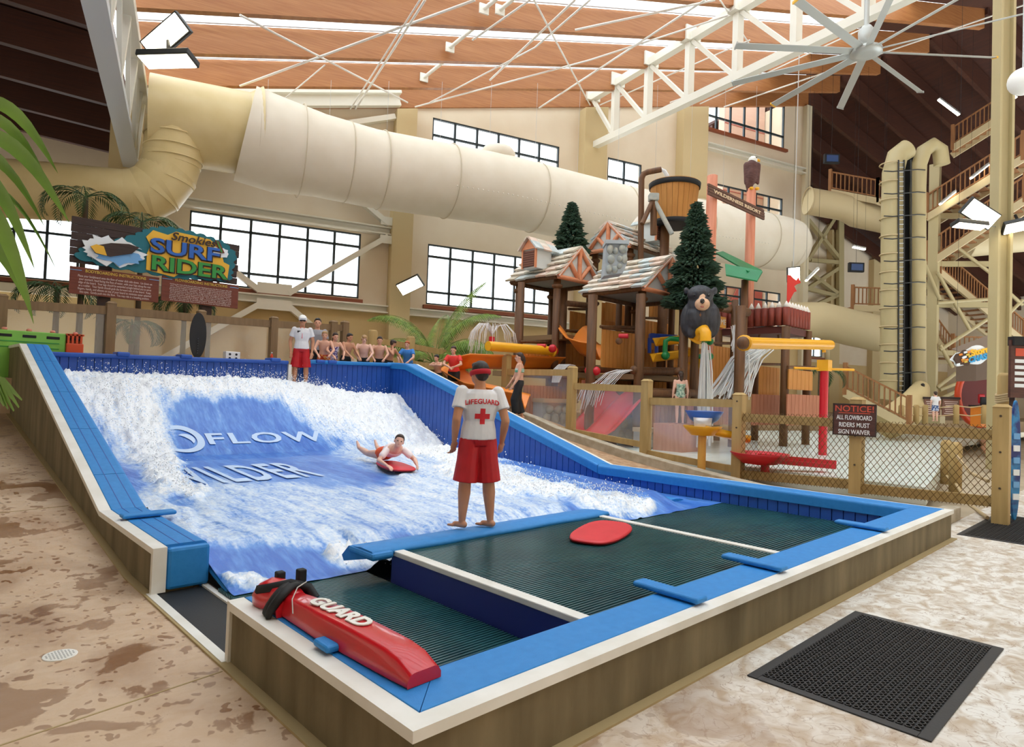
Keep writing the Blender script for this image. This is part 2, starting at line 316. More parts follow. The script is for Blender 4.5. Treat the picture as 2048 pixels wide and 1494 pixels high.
# ================================================================ floors
def floor_mat():
    m = bpy.data.materials.new('stained concrete floor'); m.use_nodes = True; nt = m.node_tree; N = nt.nodes; L = nt.links; p = N['Principled BSDF']
    tc = N.new('ShaderNodeTexCoord')
    def nz(s,d,st=(1,1,1),dist=0,rot=0):
        mp = N.new('ShaderNodeMapping'); mp.inputs['Scale'].default_value = st; mp.inputs['Rotation'].default_value = (0,0,rot); t = N.new('ShaderNodeTexNoise'); t.inputs['Scale'].default_value = s; t.inputs['Detail'].default_value = d; t.inputs['Distortion'].default_value = dist
        L.new(tc.outputs['Object'],mp.inputs[0]); L.new(mp.outputs[0],t.inputs[0]); return t.outputs[0]
    def ramp(inp,a,b,c0=(0,0,0,1),c1=(1,1,1,1)):
        r = N.new('ShaderNodeValToRGB'); r.color_ramp.elements[0].position = a; r.color_ramp.elements[1].position = b; r.color_ramp.elements[0].color = c0; r.color_ramp.elements[1].color = c1; L.new(inp,r.inputs[0]); return r.outputs[0]
    def mix(f,a,b,mode='MIX'):
        x = N.new('ShaderNodeMix'); x.data_type = 'RGBA'; x.blend_type = mode
        for i,val in ((0,f),(6,a),(7,b)):
            if hasattr(val,'links') or hasattr(val,'is_linked'): L.new(val,x.inputs[i])
            else: x.inputs[i].default_value = val
        return x.outputs[2]
    def math_(op,a,b=None):
        x = N.new('ShaderNodeMath'); x.operation = op; x.use_clamp = op in('ADD','MULTIPLY','SUBTRACT')
        for i,val in enumerate((a,b)):
            if val is None: continue
            if hasattr(val,'is_linked'): L.new(val,x.inputs[i])
            else: x.inputs[i].default_value = val
        return x.outputs[0]
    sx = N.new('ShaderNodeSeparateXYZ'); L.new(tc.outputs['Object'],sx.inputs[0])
    side = math_('ADD',math_('MULTIPLY',sx.outputs[0],.28),.12)                     # left painted tan for its warm shade, right pale for brighter light and wear
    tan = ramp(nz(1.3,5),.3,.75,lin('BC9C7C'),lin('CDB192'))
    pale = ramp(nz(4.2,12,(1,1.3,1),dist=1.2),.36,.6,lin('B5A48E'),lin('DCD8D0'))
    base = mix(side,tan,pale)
    crack = ramp(nz(4.5,9,(1,1,1),1.6),.485,.5); crack2 = ramp(nz(4.5,9,(1,1,1),1.6),.5,.515,(1,1,1,1),(0,0,0,1))
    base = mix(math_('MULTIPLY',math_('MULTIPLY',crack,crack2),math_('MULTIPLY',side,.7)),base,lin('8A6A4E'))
    w1 = ramp(nz(1.5,6,(1,1,1),.5),.575,.59); w2 = ramp(nz(6.5,2,(1,1,1),.2),.63,.645); w3 = ramp(nz(14,1,(1,.7,1),0),.655,.675)
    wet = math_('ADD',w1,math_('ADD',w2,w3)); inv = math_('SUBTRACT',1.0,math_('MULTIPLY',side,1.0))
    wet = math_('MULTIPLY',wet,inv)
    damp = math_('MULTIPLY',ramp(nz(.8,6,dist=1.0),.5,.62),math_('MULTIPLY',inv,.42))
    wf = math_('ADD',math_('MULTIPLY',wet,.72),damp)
    col = mix(wf,base,lin('80593A')); L.new(col,p.inputs['Base Color'])
    r = N.new('ShaderNodeMapRange'); L.new(wf,r.inputs[0]); r.inputs[3].default_value = .62; r.inputs[4].default_value = .28; L.new(r.outputs[0],p.inputs['Roughness'])
    bp = N.new('ShaderNodeBump'); bp.inputs['Strength'].default_value = .12; bp.inputs['Distance'].default_value = .02; L.new(nz(9,8),bp.inputs['Height']); L.new(bp.outputs[0],p.inputs['Normal'])
    return m
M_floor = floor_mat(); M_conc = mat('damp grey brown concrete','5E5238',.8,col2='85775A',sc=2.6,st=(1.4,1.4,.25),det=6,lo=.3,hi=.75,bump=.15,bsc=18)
M_deckfl = mat('rear deck concrete','B49A78',.8,col2='C2AA8A',sc=1.5)
M_rampst = mat('brown stamped ramp','9A7656',.8,col2='BB9A78',sc=7,det=8,bump=.2,bsc=14)
def lramp(y): return max(0,min(1.8,(y-4.6)*.111))
RR = [(-9,0),(3.2,0),(4.4,.12),(6.6,.4),(8.9,.8),(9.6,1.0),(12,1.5),(14.2,1.8),(40,1.8)]
def rramp(y):
    for (a,za),(b,zb) in zip(RR[:-1],RR[1:]):
        if a<=y<=b: return za+(zb-za)*(y-a)/(b-a)
ys = [4.6,10,15,20.82,30]
mb = MB().quad((-14,-9,0),(24,-9,0),(24,.3,0),(-14,.3,0)); mb.quad((-14,.3,0),(0,.3,0),(0,4.6,0),(-14,4.6,0)); mb.quad((0,.3,0),(.5,.3,0),(.5,4.6,0),(0,4.6,0))
for a,b in zip(ys[:-1],ys[1:]): mb.quad((-14,a,lramp(a)),(0.05,a,lramp(a)),(0.05,b,lramp(b)),(-14,b,lramp(b)))
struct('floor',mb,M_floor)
mb = MB(); ys = [.3,3.2,4.4,6.6,8.9,9.6,12,14.3]
for a,b in zip(ys[:-1],ys[1:]): mb.quad((9.2,a,rramp(a)),(11.6,a,rramp(a)),(11.6,b,rramp(b)),(9.2,b,rramp(b)))
struct('floor_ramp',mb,M_rampst)
mb = MB().box(-.2,13.5,14.25,27.5,.2,1.8); struct('floor_rear',mb,M_deckfl)
# play area floor (under the splash pool) and the raised walk beyond it
mb = MB().quad((10,-1,-.2),(60,-1,-.2),(60,40,-.2),(10,40,-.2)); struct('floor_play',mb,mat('play area concrete','B5A58C',.8,col2='A6967C',sc=1.5))
M_tile = mat('walkway concrete','9E8668',.8,col2='B09877',sc=1.2)
struct('floor_back',MB().slab(B(12,-9.2,.3),B(62,-9.2,.3),B(62,5.2,.3),B(12,5.2,.3),EZ*.75),M_tile)
# low concrete curb between the ramp and the fence, and a loose wheel-stop end
M_curb = mat('pale curb concrete','B9AE9B',.85,col2='A49780',sc=5,det=7,bump=.2,bsc=25)
CURB = [(10.7,y,rramp(y)) for y in (.6,3.2,4.4,6.6,8.9,9.6,12,14.2)]
mb = MB(); rings = [[V((x-.14,y,z-.3)),V((x+.14,y,z-.3)),V((x+.14,y,z+.2)),V((x-.14,y,z+.2))] for x,y,z in CURB]; mb.loft(rings,smooth=False)
struct('trim_1',mb,M_curb,bevel=.02)
# ================================================================ surf pool
M_white = mat('white cap plastic','E9E7E0',.45,col2='DDDAD0',sc=3)
M_pad = mat('blue vinyl pad','1C7CC4',.55,col2='2A86CE',sc=14,lo=.3,hi=.8,bump=.12,bsc=150)
M_padd = mat('dark blue panel','1E4FA6',.45,col2='2256AE',sc=3)
M_navy = mat('navy divider side','232F7A',.5)
M_grate = mat('wet dark grating','1E4A52',.3,col2='2A5A5E',sc=2)
M_under = mat('channel bottom','0E2A30',.4)
M_black = mat('black rubber','17181A',.6,bump=.1,bsc=80)
M_fillet = mat('sandy caulk fillet','A8946A',.8)
PW = 9.32
pool = thing('surf_pool','blue padded surf ride pool with concrete walls and white capped edges','surf pool',(0,0,0))
LP = [(3.93,.36),(5.95,.36),(13.2,2.42),(17.5,2.42)]
RP = [(0,.36),(6.05,.36),(13.25,2.52),(14.25,2.56)]
def wallprism(x0,x1,prof,low,name='concrete_wall'):
    poly = [(y,low(y)-.15) for y,z in (prof[0],prof[-1])]; poly = [poly[0]]+[(y,low(y)-.15) for y in (4.6,) if prof[0][0]<4.6]+[poly[1]]+[(y,z) for y,z in reversed(prof)]
    return obj(name,MB().prism(poly,(x0,0,0),(0,1,0),(0,0,1),(x1-x0,0,0)),M_conc,pool)
wallprism(0,.34,LP,lramp); wallprism(PW-.3,PW,[(.342,.36)]+RP[1:],lambda y:0)
obj('concrete_wall',MB().box(0,.34,0,2.1,-.1,.36),M_conc,pool); obj('concrete_wall',MB().box(.34,PW,0,.34,-.1,.36),M_conc,pool)
def sweep(pts,sec,ax,closed=True):
    return MB().loft([[V(p)+V(ax)*s+EZ*t for s,t in sec] for p in pts],smooth=False)
CAP = [(-.025,-.0),(-.025,.055),(.09,.055),(.09,0)]
def yz(x,prof): return [(x,y,z) for y,z in prof]
obj('white_cap',sweep(yz(0,LP[:3]+[(17.4,2.42)]),CAP,(1,0,0)),M_white,pool)
obj('white_cap',MB().box(-.025,.09,3.875,3.93,.02,.415),M_white,pool)
obj('white_cap',sweep(yz(0,[(.09,.36),(2.1,.36)]),CAP,(1,0,0)),M_white,pool); obj('white_cap',MB().box(-.02,.09,2.1,2.15,.0,.415),M_white,pool)
obj('white_cap',sweep([(-.025,0,.36),(PW+.025,0,.36)],CAP,(0,1,0)),M_white,pool)
obj('white_cap',sweep(yz(PW,[(.09,.36)]+RP[1:3]+[(14.2,2.55)]),[(.025,0),(.025,.055),(-.07,.055),(-.07,0)],(1,0,0)),M_white,pool)
# pads: rounded section (s across from the cap inwards, t above the wall top)
def padsec(w0,w1,drop,th=.062,r=.05):
    s = [(w0,0),(w0,th)]; 
    for k in range(5): a = PI/2*(1-k/4); s.append((w1-r+r*math.cos(a),th-r+r*math.sin(a)))
    s += [(w1,-drop),(w1-.05,-drop),(w1-.05,0)]
    return s
def lerp_prof(prof,y):
    for (a,za),(b,zb) in zip(prof[:-1],prof[1:]):
        if a<=y<=b: return za+(zb-za)*(y-a)/(b-a)
    return prof[-1][1]
def pads(x,prof,cuts,sec,ax):
    for a,b in zip(cuts[:-1],cuts[1:]):
        y = [a+.006]+[p[0] for p in prof if a<p[0]<b]+[b-.006]
        obj('pad',sweep([(x,k,lerp_prof(prof,k)) for k in y],sec,ax),M_pad,pool,bevel=.008)
pads(0,LP,[3.93,5.35,6.9,8.5,10.2,12.0,13.25,15.2,17.3],padsec(.09,.45,.5),(1,0,0))
for s in (.2,.33): obj('pad_seam',sweep(yz(s,[(y,z+.0635) for y,z in LP]),[(-.004,-.002),(-.004,.001),(.004,.001),(.004,-.002)],(1,0,0)),M_padd,pool)
obj('pad',MB().box(.095,.455,3.87,3.95,.03,.40),M_pad,pool,bevel=.03)
sec = padsec(.09,.45,.3)
def mitre(pts_a,pts_b,ax): return MB()
obj('pad',MB().loft([[V((s,2.12,.36+t)) for s,t in sec],[V((s,s,.36+t)) for s,t in sec]],smooth=False),M_pad,pool,bevel=.006)
for a,b in ((None,2.52),(2.52,3.88),(3.88,6.62),(6.62,None)):
    r0 = [V((s+.006 if a is None else a+.004,s,.36+t)) for s,t in sec]; r1 = [V((PW-s if b is None else b-.004,s,.36+t)) for s,t in sec]
    obj('pad',MB().loft([r0,r1],smooth=False),M_pad,pool,bevel=.006)
secR = [(-s,t) for s,t in padsec(.07,.45,.12)]
for a,b in ((None,6.1),(6.1,12.4),(12.4,14.2)):
    y = [6.1] if b==6.1 else []
    ra = [V((PW+s,-s+.006,.36+t)) for s,t in secR] if a is None else [V((PW+s,a+.006,lerp_prof(RP,a)+t)) for s,t in secR]
    mid = [[V((PW+s,k,lerp_prof(RP,k)+t)) for s,t in secR] for k,_ in RP if (a or 1)<k<b]
    obj('pad',MB().loft([ra]+mid+[[V((PW+s,b-.006,lerp_prof(RP,b)+t)) for s,t in secR]],smooth=False),M_pad,pool,bevel=.006)
# rolled cover straps lying across the pads
def strap(c,ax,l,w=.15):
    a = V(ax).normalized(); n = EZ.cross(a); b = MB().obox(V(c),a*(l/2),n*(w/2),EZ*.022); obj('pad_strap',b,M_pad,pool,bevel=.02,seg=3)
for x in (2.52,3.88,6.62): strap((x,.33,.455),(0,1,0),.56)
strap((.3,5.3,.455),(1,0,0),.52); strap((.22,.98,.45),(1,0,0),.34,.17)
# far (rear) wall of the pool, left of the gap and right of it
for x0,x1,z0,z1 in ((.45,5.72,2.34,2.45),(6.05,8.9,2.5,2.56)):
    obj('rear_wall_core',MB().slab((x0,14.08,1),(x1,14.08,1),(x1,14.08,z1-.06),(x0,14.08,z0-.06),(0,.16,0)),M_padd,pool)
    obj('pad',MB().slab((x0,13.93,z0-.07),(x1,13.93,z1-.07),(x1,14.3,z1-.07),(x0,14.3,z0-.07),(0,0,.1)),M_pad if x0>1 else M_padd,pool,bevel=.03)
    n = int((x1-x0)/.155)
    for i in range(n):
        a = x0+(x1-x0)*i/n; b = x0+(x1-x0)*(i+1)/n; zz = z0+(z1-z0)*i/n
        obj('panel_board',MB().box(a+.006,b-.006,14.02,14.1,1,zz-.05),M_padd,pool)
obj('white_cap',MB().box(5.72,5.8,13.95,14.25,1.4,2.38),M_white,pool)
for x in (1.9,3.2,5.35,6.6,6.95): obj('pad_strap',MB().box(x-.13,x+.13,13.88,14.32,2.31+(x*.022),2.41+x*.022),M_padd,pool,bevel=.03)
# inner boards of the right and left walls
for i in range(80):
    a = .46+i*.17; b = a+.17
    obj('panel_board',MB().slab((8.9,a+.007,0),(8.9,b-.007,0),(8.9,b-.007,lerp_prof(RP,b)-.02),(8.9,a+.007,lerp_prof(RP,a)-.02),(.06,0,0)),M_padd,pool)
obj('inner_liner',MB().slab((8.93,.3,-.05),(8.93,14.1,-.05),(8.93,14.1,2.3),(8.93,6.05,.3),(.05,0,0)),M_navy,pool)
obj('inner_liner',MB().slab((.46,3.95,-.05),(.46,14.1,-.05),(.46,14.1,1.95),(.46,6.0,.0),(-.05,0,0)),M_padd,pool)
obj('inner_liner',MB().box(.4,PW-.4,.38,.43,-.05,.3),M_navy,pool)
# decks: raised centre grate, two lower side channels
def grate(x0,x1,y0,y1,z,pitch=.036):
    obj('grate_bed',MB().box(x0,x1,y0,y1,z-.06,z-.025),M_under,pool); mb = MB(); y = y0
    while y<y1: mb.box(x0,x1,y,y+pitch*.55,z-.03,z); y += pitch
    o = obj('grate_ribs',mb,M_grate,pool,fix=False); o['kind'] = 'stuff'
grate(1.86,4.78,.44,2.8,.345); grate(.44,1.74,.44,3.6,.06); grate(4.88,8.9,.44,3.9,.06,.05)
obj('divider',MB().box(1.74,1.85,.42,2.86,.31,.36),M_white,pool,bevel=.008); obj('divider',MB().box(4.78,4.88,.42,2.98,.31,.36),M_white,pool,bevel=.008)
obj('divider_side',MB().box(1.75,1.84,.42,2.85,-.02,.31),M_navy,pool); obj('divider_side',MB().box(4.79,4.87,.42,2.98,-.02,.31),M_navy,pool); obj('divider_side',MB().box(1.84,4.79,2.75,2.85,-.02,.31),M_navy,pool)
# nozzle cover pad the lifeguard stands on
mb = MB(); rings = []
for k in range(13):
    x = 1.5+3.5*k/12; wv = .012*math.sin(k*1.7)
    rings.append([V((x,2.78+wv,.345)),V((x,2.8+wv,.385)),V((x,3.0,.39+.01*math.sin(k))),V((x,3.22,.36)),V((x,3.34,.25)),V((x,3.3,.2)),V((x,2.9,.3))])
obj('nozzle_pad',mb.loft(rings),M_pad,pool)
obj('nozzle_pad_end',MB().box(1.48,1.72,2.76,3.2,.3,.375),M_pad,pool,bevel=.03)
# side flaps where the water sheet leaves the walls
def flap(c,l,w,h,a):
    mb = MB(); d = V((math.cos(a),math.sin(a),0)); n = V((-d.y,d.x,0)); rings = []
    for k in range(7):
        t = k/6; p = V(c)+d*(l*(t-.5)); hh = h*(1 if t<.8 else .55)
        rings.append([p+n*(w/2)*math.cos(q)+EZ*max(0,hh*math.sin(q)) for q in [PI*j/8 for j in range(9)]])
    obj('flap_pad',mb.loft(rings),M_pad,pool)
flap((8.35,6.8,.02),5.9,.6,.16,PI*1.5-.03); obj('flap_pad',MB().slab((.46,3.45,.03),(1.05,3.5,.03),(.95,4.6,.12),(.46,4.6,.25),(0,0,.05)),M_pad,pool,bevel=.02)
# entry gap on the left: black mat with white edges
obj('entry_mat',MB().box(.02,.42,2.12,3.9,-.02,.012),M_black,pool); obj('entry_edge',MB().box(-.05,.02,2.12,3.93,-.02,.02),M_white,pool); obj('entry_edge',MB().box(.4,.45,2.1,3.9,-.02,.03),M_white,pool)
for pts in ([(-.035,-.02,.0),(-.035,4.6,0)],[(-.035,4.6,0),(-.035,14.2,lramp(14.2))],[(-.03,-.035,0),(PW+.03,-.035,0)]): obj('base_fillet',MB().bar(*pts,.07,.03),M_fillet,pool)
obj('pool_bottom',MB().box(.3,9.0,.3,14.1,-.12,-.03),M_under,pool)
# ================================================================ moving water
WZ = [(3.0,.07),(6,.05),(9.6,.03),(10.5,.06),(11.05,.2),(11.5,.46),(12,.8),(12.7,1.34),(13.3,1.82),(13.7,2.0),(14.2,2.0)]
def wz(x,y):
    y = max(3.0,min(14.19,y))
    for k in range(len(WZ)-1):
        if WZ[k][0]<=y<=WZ[k+1][0]:
            t = (y-WZ[k][0])/(WZ[k+1][0]-WZ[k][0]); z = WZ[k][1]+(WZ[k+1][1]-WZ[k][1])*t; break
    sx = max(0,min(1,(8.15-x)/.5)); sx = sx*sx*(3-2*sx); fr = max(0,min(1,(y-3.35)/(.9 if x<1.9 else .55)))
    z -= .3*max(0,min(1,(x-5.4)/2.2))*max(0,min(1,(y-11.5)/1.6))
    return z+sx*fr*min(.46,.2+.05*(y-3.3))*max(0,1-max(0,y-9.5)/2.8)
def surf(px,py):
    d = ray(px,py); lo = 3; 
    t = 4.0
    while t<22:
        p = CO+d*t
        if p.y>3 and p.z<wz(p.x,p.y): break
        t += .02
    return CO+d*t
FOAM = [(180,790,270,830,62,1),(240,790,300,890,58,1),(280,870,330,950,42,1),(310,930,380,985,26,.8),(190,768,620,765,30,1),(430,752,640,770,24,1),
 (640,795,760,800,62,1.1),(700,800,860,885,52,1.1),(610,790,700,850,52,.75),(760,840,940,945,36,1),(930,925,1090,990,26,.9),(1000,970,1290,1018,20,.9),
 (420,1000,1080,1035,50,.5),(330,1050,740,1085,30,.5),(690,1112,790,1125,18,1),(820,960,1000,1000,45,.6),(300,1000,380,1050,30,.6),(430,1150,520,1165,14,.8),(700,880,860,960,45,.55)]
def foam(px,py):
    f = 0
    for x0,y0,x1,y1,r,w in FOAM:
        dx,dy = x1-x0,y1-y0; t = max(0,min(1,((px-x0)*dx+(py-y0)*dy)/(dx*dx+dy*dy))); d = math.hypot(px-x0-dx*t,py-y0-dy*t)/r
        if d<1.25: f = max(f,w*(1-max(0,(d-.55)/.7)))
    return f
def wave_mat():
    m = bpy.data.materials.new('sheet water over blue vinyl'); m.use_nodes = True; nt = m.node_tree; N = nt.nodes; L = nt.links; p = N['Principled BSDF']
    tc = N.new('ShaderNodeTexCoord'); at = N.new('ShaderNodeAttribute'); at.attribute_name = 'foam'
    def nz(s,d,st,dist=0,rot=0):
        mp = N.new('ShaderNodeMapping'); mp.inputs['Scale'].default_value = st; mp.inputs['Rotation'].default_value = (0,0,rot); t = N.new('ShaderNodeTexNoise'); t.inputs['Scale'].default_value = s; t.inputs['Detail'].default_value = d; t.inputs['Distortion'].default_value = dist
        L.new(tc.outputs['Object'],mp.inputs[0]); L.new(mp.outputs[0],t.inputs[0]); return t.outputs[0]
    def ma(op,a,b):
        x = N.new('ShaderNodeMath'); x.operation = op
        for i,val in enumerate((a,b)):
            if hasattr(val,'is_linked'): L.new(val,x.inputs[i])
            else: x.inputs[i].default_value = val
        return x.outputs[0]
    s1 = nz(2.2,7,(2.6,.42,.4),.6,.12); s2 = nz(9,6,(2.2,.5,.5),.3,-.1); s3 = nz(22,5,(1,1,1),.4)
    st = ma('ADD',ma('MULTIPLY',s1,.6),ma('MULTIPLY',s2,.45))            # flow streaks ~.25..0.8
    st = ma('MULTIPLY',ma('SUBTRACT',st,.45),2.3)
    fo = ma('ADD',ma('MULTIPLY',at.outputs['Fac'],.9),ma('MULTIPLY',ma('SUBTRACT',s3,.5),ma('MULTIPLY',at.outputs['Fac'],1.5)))
    f = ma('ADD',ma('MULTIPLY',st,.62),fo)
    cr = N.new('ShaderNodeValToRGB'); e = cr.color_ramp.elements; e[0].position = .02; e[0].color = lin('2C68C4'); e[1].position = .95; e[1].color = lin('F4F7FA')
    k = e.new(.3); k.color = lin('5B92DC'); k = e.new(.6); k.color = lin('C3D7F0')
    L.new(f,cr.inputs[0]); L.new(cr.outputs[0],p.inputs['Base Color']); p.inputs['Roughness'].default_value = .32
    bp = N.new('ShaderNodeBump'); bp.inputs['Strength'].default_value = .35; bp.inputs['Distance'].default_value = .03; L.new(ma('ADD',s2,ma('MULTIPLY',s3,at.outputs['Fac'])),bp.inputs['Height']); L.new(bp.outputs[0],p.inputs['Normal'])
    return m
M_wave = wave_mat(); M_foam = mat('white foam','F4F6F8',.55)
nx,ny = 190,240; vs = []; fv = []
for j in range(ny+1):
    y = 3.28+(13.85-3.28)*j/ny
    for i in range(nx+1):
        x = .46+8.42*i/nx; z = wz(x,y); q = prj((x,y,z)); a_ = NZ.noise(V((x*1.1,y*1.1,1))); b_ = NZ.noise(V((x*1.1+9,y*1.1,4))); a2_ = NZ.noise(V((x*3.5,y*2,1))); b2_ = NZ.noise(V((x*3.5+9,y*2,4))); f = foam(q[0]+34*a_+16*a2_,q[1]+20*b_+12*b2_); 
        if y>13.0: f = max(f,.95*min(1,(y-13.0)/.3)*(1 if x<5.9 else max(0,1-(x-5.9)/1.2)))
        n1 = NZ.noise(V((x*3.1,y*3.1,0))); n2 = NZ.noise(V((x*9,y*9,5))); n3 = NZ.noise(V((x*23,y*23,9)))
        amp = max(0,f-.35); z += amp*(.1+.1*n1+.11*n2+.09*n3)+.012*NZ.noise(V((x*4,y*1.2,2)))
        if y>13.4: z -= (y-13.4)**2*1.2
        vs.append((x,y,z)); fv.append(max(0,f))
fs = [(j*(nx+1)+i,j*(nx+1)+i+1,(j+1)*(nx+1)+i+1,(j+1)*(nx+1)+i) for j in range(ny) for i in range(nx)]
me = bpy.data.meshes.new('surf_wave'); me.from_pydata(vs,[],fs); me.polygons.foreach_set('use_smooth',[True]*len(fs))
at = me.attributes.new('foam','FLOAT','POINT'); at.data.foreach_set('value',fv)
o = obj('surf_wave',me,M_wave); tag(o,'blue sheet of rushing water curling into a white foamy wave','water'); o['kind'] = 'stuff'
# ride-surface lettering seen through the water, lying on the slope
M_print = mat('white surface print','BDD4F2',.4)
def on_wave(vs,fs,name,x0,y0,sx,sy,shear=0,parent=None):
    mb = MB(); mb.add([(x0+p[0]*sx+p[1]*shear,y0+p[1]*sy,wz(3,y0+p[1]*sy)+.018) for p in vs],fs); return obj(name,mb,M_print,parent,fix=False)
def sub_text(s):
    vs,fs = text_geo(s,1,'LEFT',.02,1.15); bm = bmesh.new(); bv = [bm.verts.new(v) for v in vs]
    for f in fs:
        try: bm.faces.new([bv[i] for i in f])
        except ValueError: pass
    bmesh.ops.remove_doubles(bm,verts=bm.verts,dist=1e-4); bmesh.ops.triangulate(bm,faces=bm.faces)
    for it in range(2): bmesh.ops.subdivide_edges(bm,edges=[e for e in bm.edges if e.calc_length()>.15],cuts=1); bmesh.ops.triangulate(bm,faces=bm.faces)
    bm.verts.index_update(); r = ([v.co.copy() for v in bm.verts],[tuple(v.index for v in f.verts) for f in bm.faces]); bm.free(); return r
pr_ = thing('ride_lettering','faded white lettering printed on the blue ride surface','lettering',(0,0,0))
a = surf(414,889); b = surf(432,867); cs = b.y-a.y
vs,fs = sub_text('FLOW'); wd_ = max(v.x for v in vs); e = surf(655,886)
on_wave(vs,fs,'top_line',a.x,a.y+cs*.35,(e.x-a.x)/wd_,cs/.7,parent=pr_)
a2 = surf(345,972); b2 = surf(352,936); cs2 = b2.y-a2.y; e2_ = surf(640,950)
vs,fs = sub_text('WILDER'); wd_ = max(v.x for v in vs); on_wave(vs,fs,'lower_line',a2.x,a2.y+cs2*.35,(e2_.x-a2.x)/wd_*1.0,cs2/.75,parent=pr_)
c = surf(362,882); rr = surf(404,882).x-c.x; ry = (surf(362,856).y-surf(362,906).y)/2; mb = MB(); n = 28
pts = []
for k in range(n+1):
    t = -2.6+5.2*k/n; w_ = .13+.12*math.sin(k/n*PI)
    for r_ in (1-w_,1+w_*.4): X = c.x+rr*r_*math.cos(t); Y = c.y+ry*r_*math.sin(t); pts.append((X,Y,wz(X,Y)+.018))
mb.add(pts,[(2*k,2*k+1,2*k+3,2*k+2) for k in range(n)]); obj('swirl_logo',mb,M_print,pr_,fix=False)
mb = MB(); pts = []
for k in range(n+1):
    t = -.5+2.4*k/n; w_ = .16*math.sin(k/n*PI)
    for r_ in (.45-w_,.45+w_): X = c.x+rr*(.1+r_*math.cos(t)); Y = c.y+ry*(-.1+r_*math.sin(t)); pts.append((X,Y,wz(X,Y)+.018))
mb.add(pts,[(2*k,2*k+1,2*k+3,2*k+2) for k in range(n)]); obj('swirl_logo',mb,M_print,pr_,fix=False)
# flying drops above the crest and along the foam edges
mb = MB(); random.seed(3)
def drop(p,r):
    p = V(p); mb.add([p+V((r,0,0)),p+V((-r,0,0)),p+V((0,r,0)),p+V((0,-r,0)),p+V((0,0,r*1.2)),p+V((0,0,-r*1.2))],[(0,2,4),(2,1,4),(1,3,4),(3,0,4),(2,0,5),(1,2,5),(3,1,5),(0,3,5)],True)
for k in range(1500):
    x = rnd(1.0,6.6); y = rnd(12.9,13.6); z = wz(x,y)+.1+abs(random.gauss(0,.11)); drop((x,y,z),rnd(.003,.013))
for k in range(3200):
    s = random.choice(FOAM[5:11]); t = random.random(); p = surf(s[0]+(s[2]-s[0])*t+random.gauss(0,s[4]*.45),s[1]+(s[3]-s[1])*t+random.gauss(0,s[4]*.45))
    drop(p+V((0,0,.05+abs(random.gauss(0,.13)))),rnd(.004,.014))
for k in range(1200):
    s = random.choice(FOAM[:4]); t = random.random(); p = surf(s[0]+(s[2]-s[0])*t+random.gauss(0,s[4]*.4),s[1]+(s[3]-s[1])*t+random.gauss(0,s[4]*.4)); drop(p+V((0,0,.04+abs(random.gauss(0,.09)))),rnd(.004,.012))
for k in range(900):
    t = random.random(); p = surf(1000+290*t+random.gauss(0,6),968+48*t+random.gauss(0,8)); drop(p+V((0,0,.12+abs(random.gauss(0,.07)))),rnd(.004,.012))
for k in range(300):
    p = surf(745+random.gauss(0,28),1116+random.gauss(0,8)); drop(p+V((0,0,.03+abs(random.gauss(0,.04)))),rnd(.003,.009))
o = obj('wave_spray',mb,M_foam,fix=False); tag(o,'white drops of spray flying off the surf wave crest','spray'); o['kind'] = 'stuff'
# shallow splash pool of the play area
M_pool = mat('pale splash pool water','D3E0D8',.25,col2='E8F0EA',sc=1.5,st=(.5,2,1),bump=.35,bsc=4,bst=(.6,2.2,1))
ed = [V((11.75,.9,0)),V((11.75,5,0)),V((12.0,9.5,0)),V((13.4,14,0)),V((13.8,19.5,0)),B(12,5.4,0),B(45,5.4,0),pz(1915,880,.42),pz(1870,950,.42)]
o = obj('splash_pool',MB().prism([(p.x,p.y) for p in ed],(0,0,.1),(1,0,0),(0,1,0),(0,0,.32)),M_pool); tag(o,'pale shallow splash pool of rippled water around the play tower','pool')
# ================================================================ people
SK = {'fair':mat('fair skin','D9A184',.5,col2='DDA98E',sc=6),'tan':mat('tanned skin','C08664',.5,col2='C8906E',sc=6),'pink':mat('pale pink skin','E0AE98',.5,col2='E4B7A2',sc=6)}
HR = {'brown':mat('brown hair','3A261A',.55,bump=.3,bsc=60,bst=(1,1,.2)),'dark':mat('dark hair','241A15',.55,bump=.3,bsc=60,bst=(1,1,.2)),'blond':mat('blond hair','A98457',.55,bump=.3,bsc=60,bst=(1,1,.2)),'red':mat('ginger hair','A9562A',.55,bump=.3,bsc=60,bst=(1,1,.2))}
M_eye = mat('eye','1C1614',.2); M_lip = mat('lips','B0605A',.5)
C_white = mat('white cotton','E4E3E4',.85,col2='D9D9DC',sc=5,bump=.12,bsc=9); C_red = mat('red board shorts','C4141F',.55,col2='B30F1A',sc=5,bump=.2,bsc=10,bst=(1,1,.4))
C_blue = mat('blue tee','3D84D6',.8); C_shirt = mat('red rash shirt','E2352C',.7); C_blk = mat('black cloth','17171A',.7,bump=.2,bsc=14,bst=(1,1,.3)); C_oran = mat('orange swimsuit','EE5A1E',.6)
C_flow = mat('purple floral swimsuit','5A3F8C',.7,col2='E7DDE6',sc=22,lo=.48,hi=.56); C_grey = mat('grey tee','9A9CA4',.8); C_redp = mat('red print shorts','C63A20',.7,col2='E6A04A',sc=18,lo=.5,hi=.56)
C_stripe = mat('green striped bikini','E6EFE8',.7,col2='2C9468',sc=9,st=(.1,.1,6),lo=.48,hi=.52); C_bluep = mat('blue print trunks','2B4C86',.7,col2='DCE4EE',sc=20,lo=.5,hi=.56); C_pink = mat('pink wet tee','F1DCDC',.7,col2='FAF2F1',sc=4)
def caps(mb,a,b,ra,rb,n=10):
    a,b = V(a),V(b); mb.tube([a,b],[ra,rb],n); mb.ell(a,ra,n); mb.ell(b,rb,n)
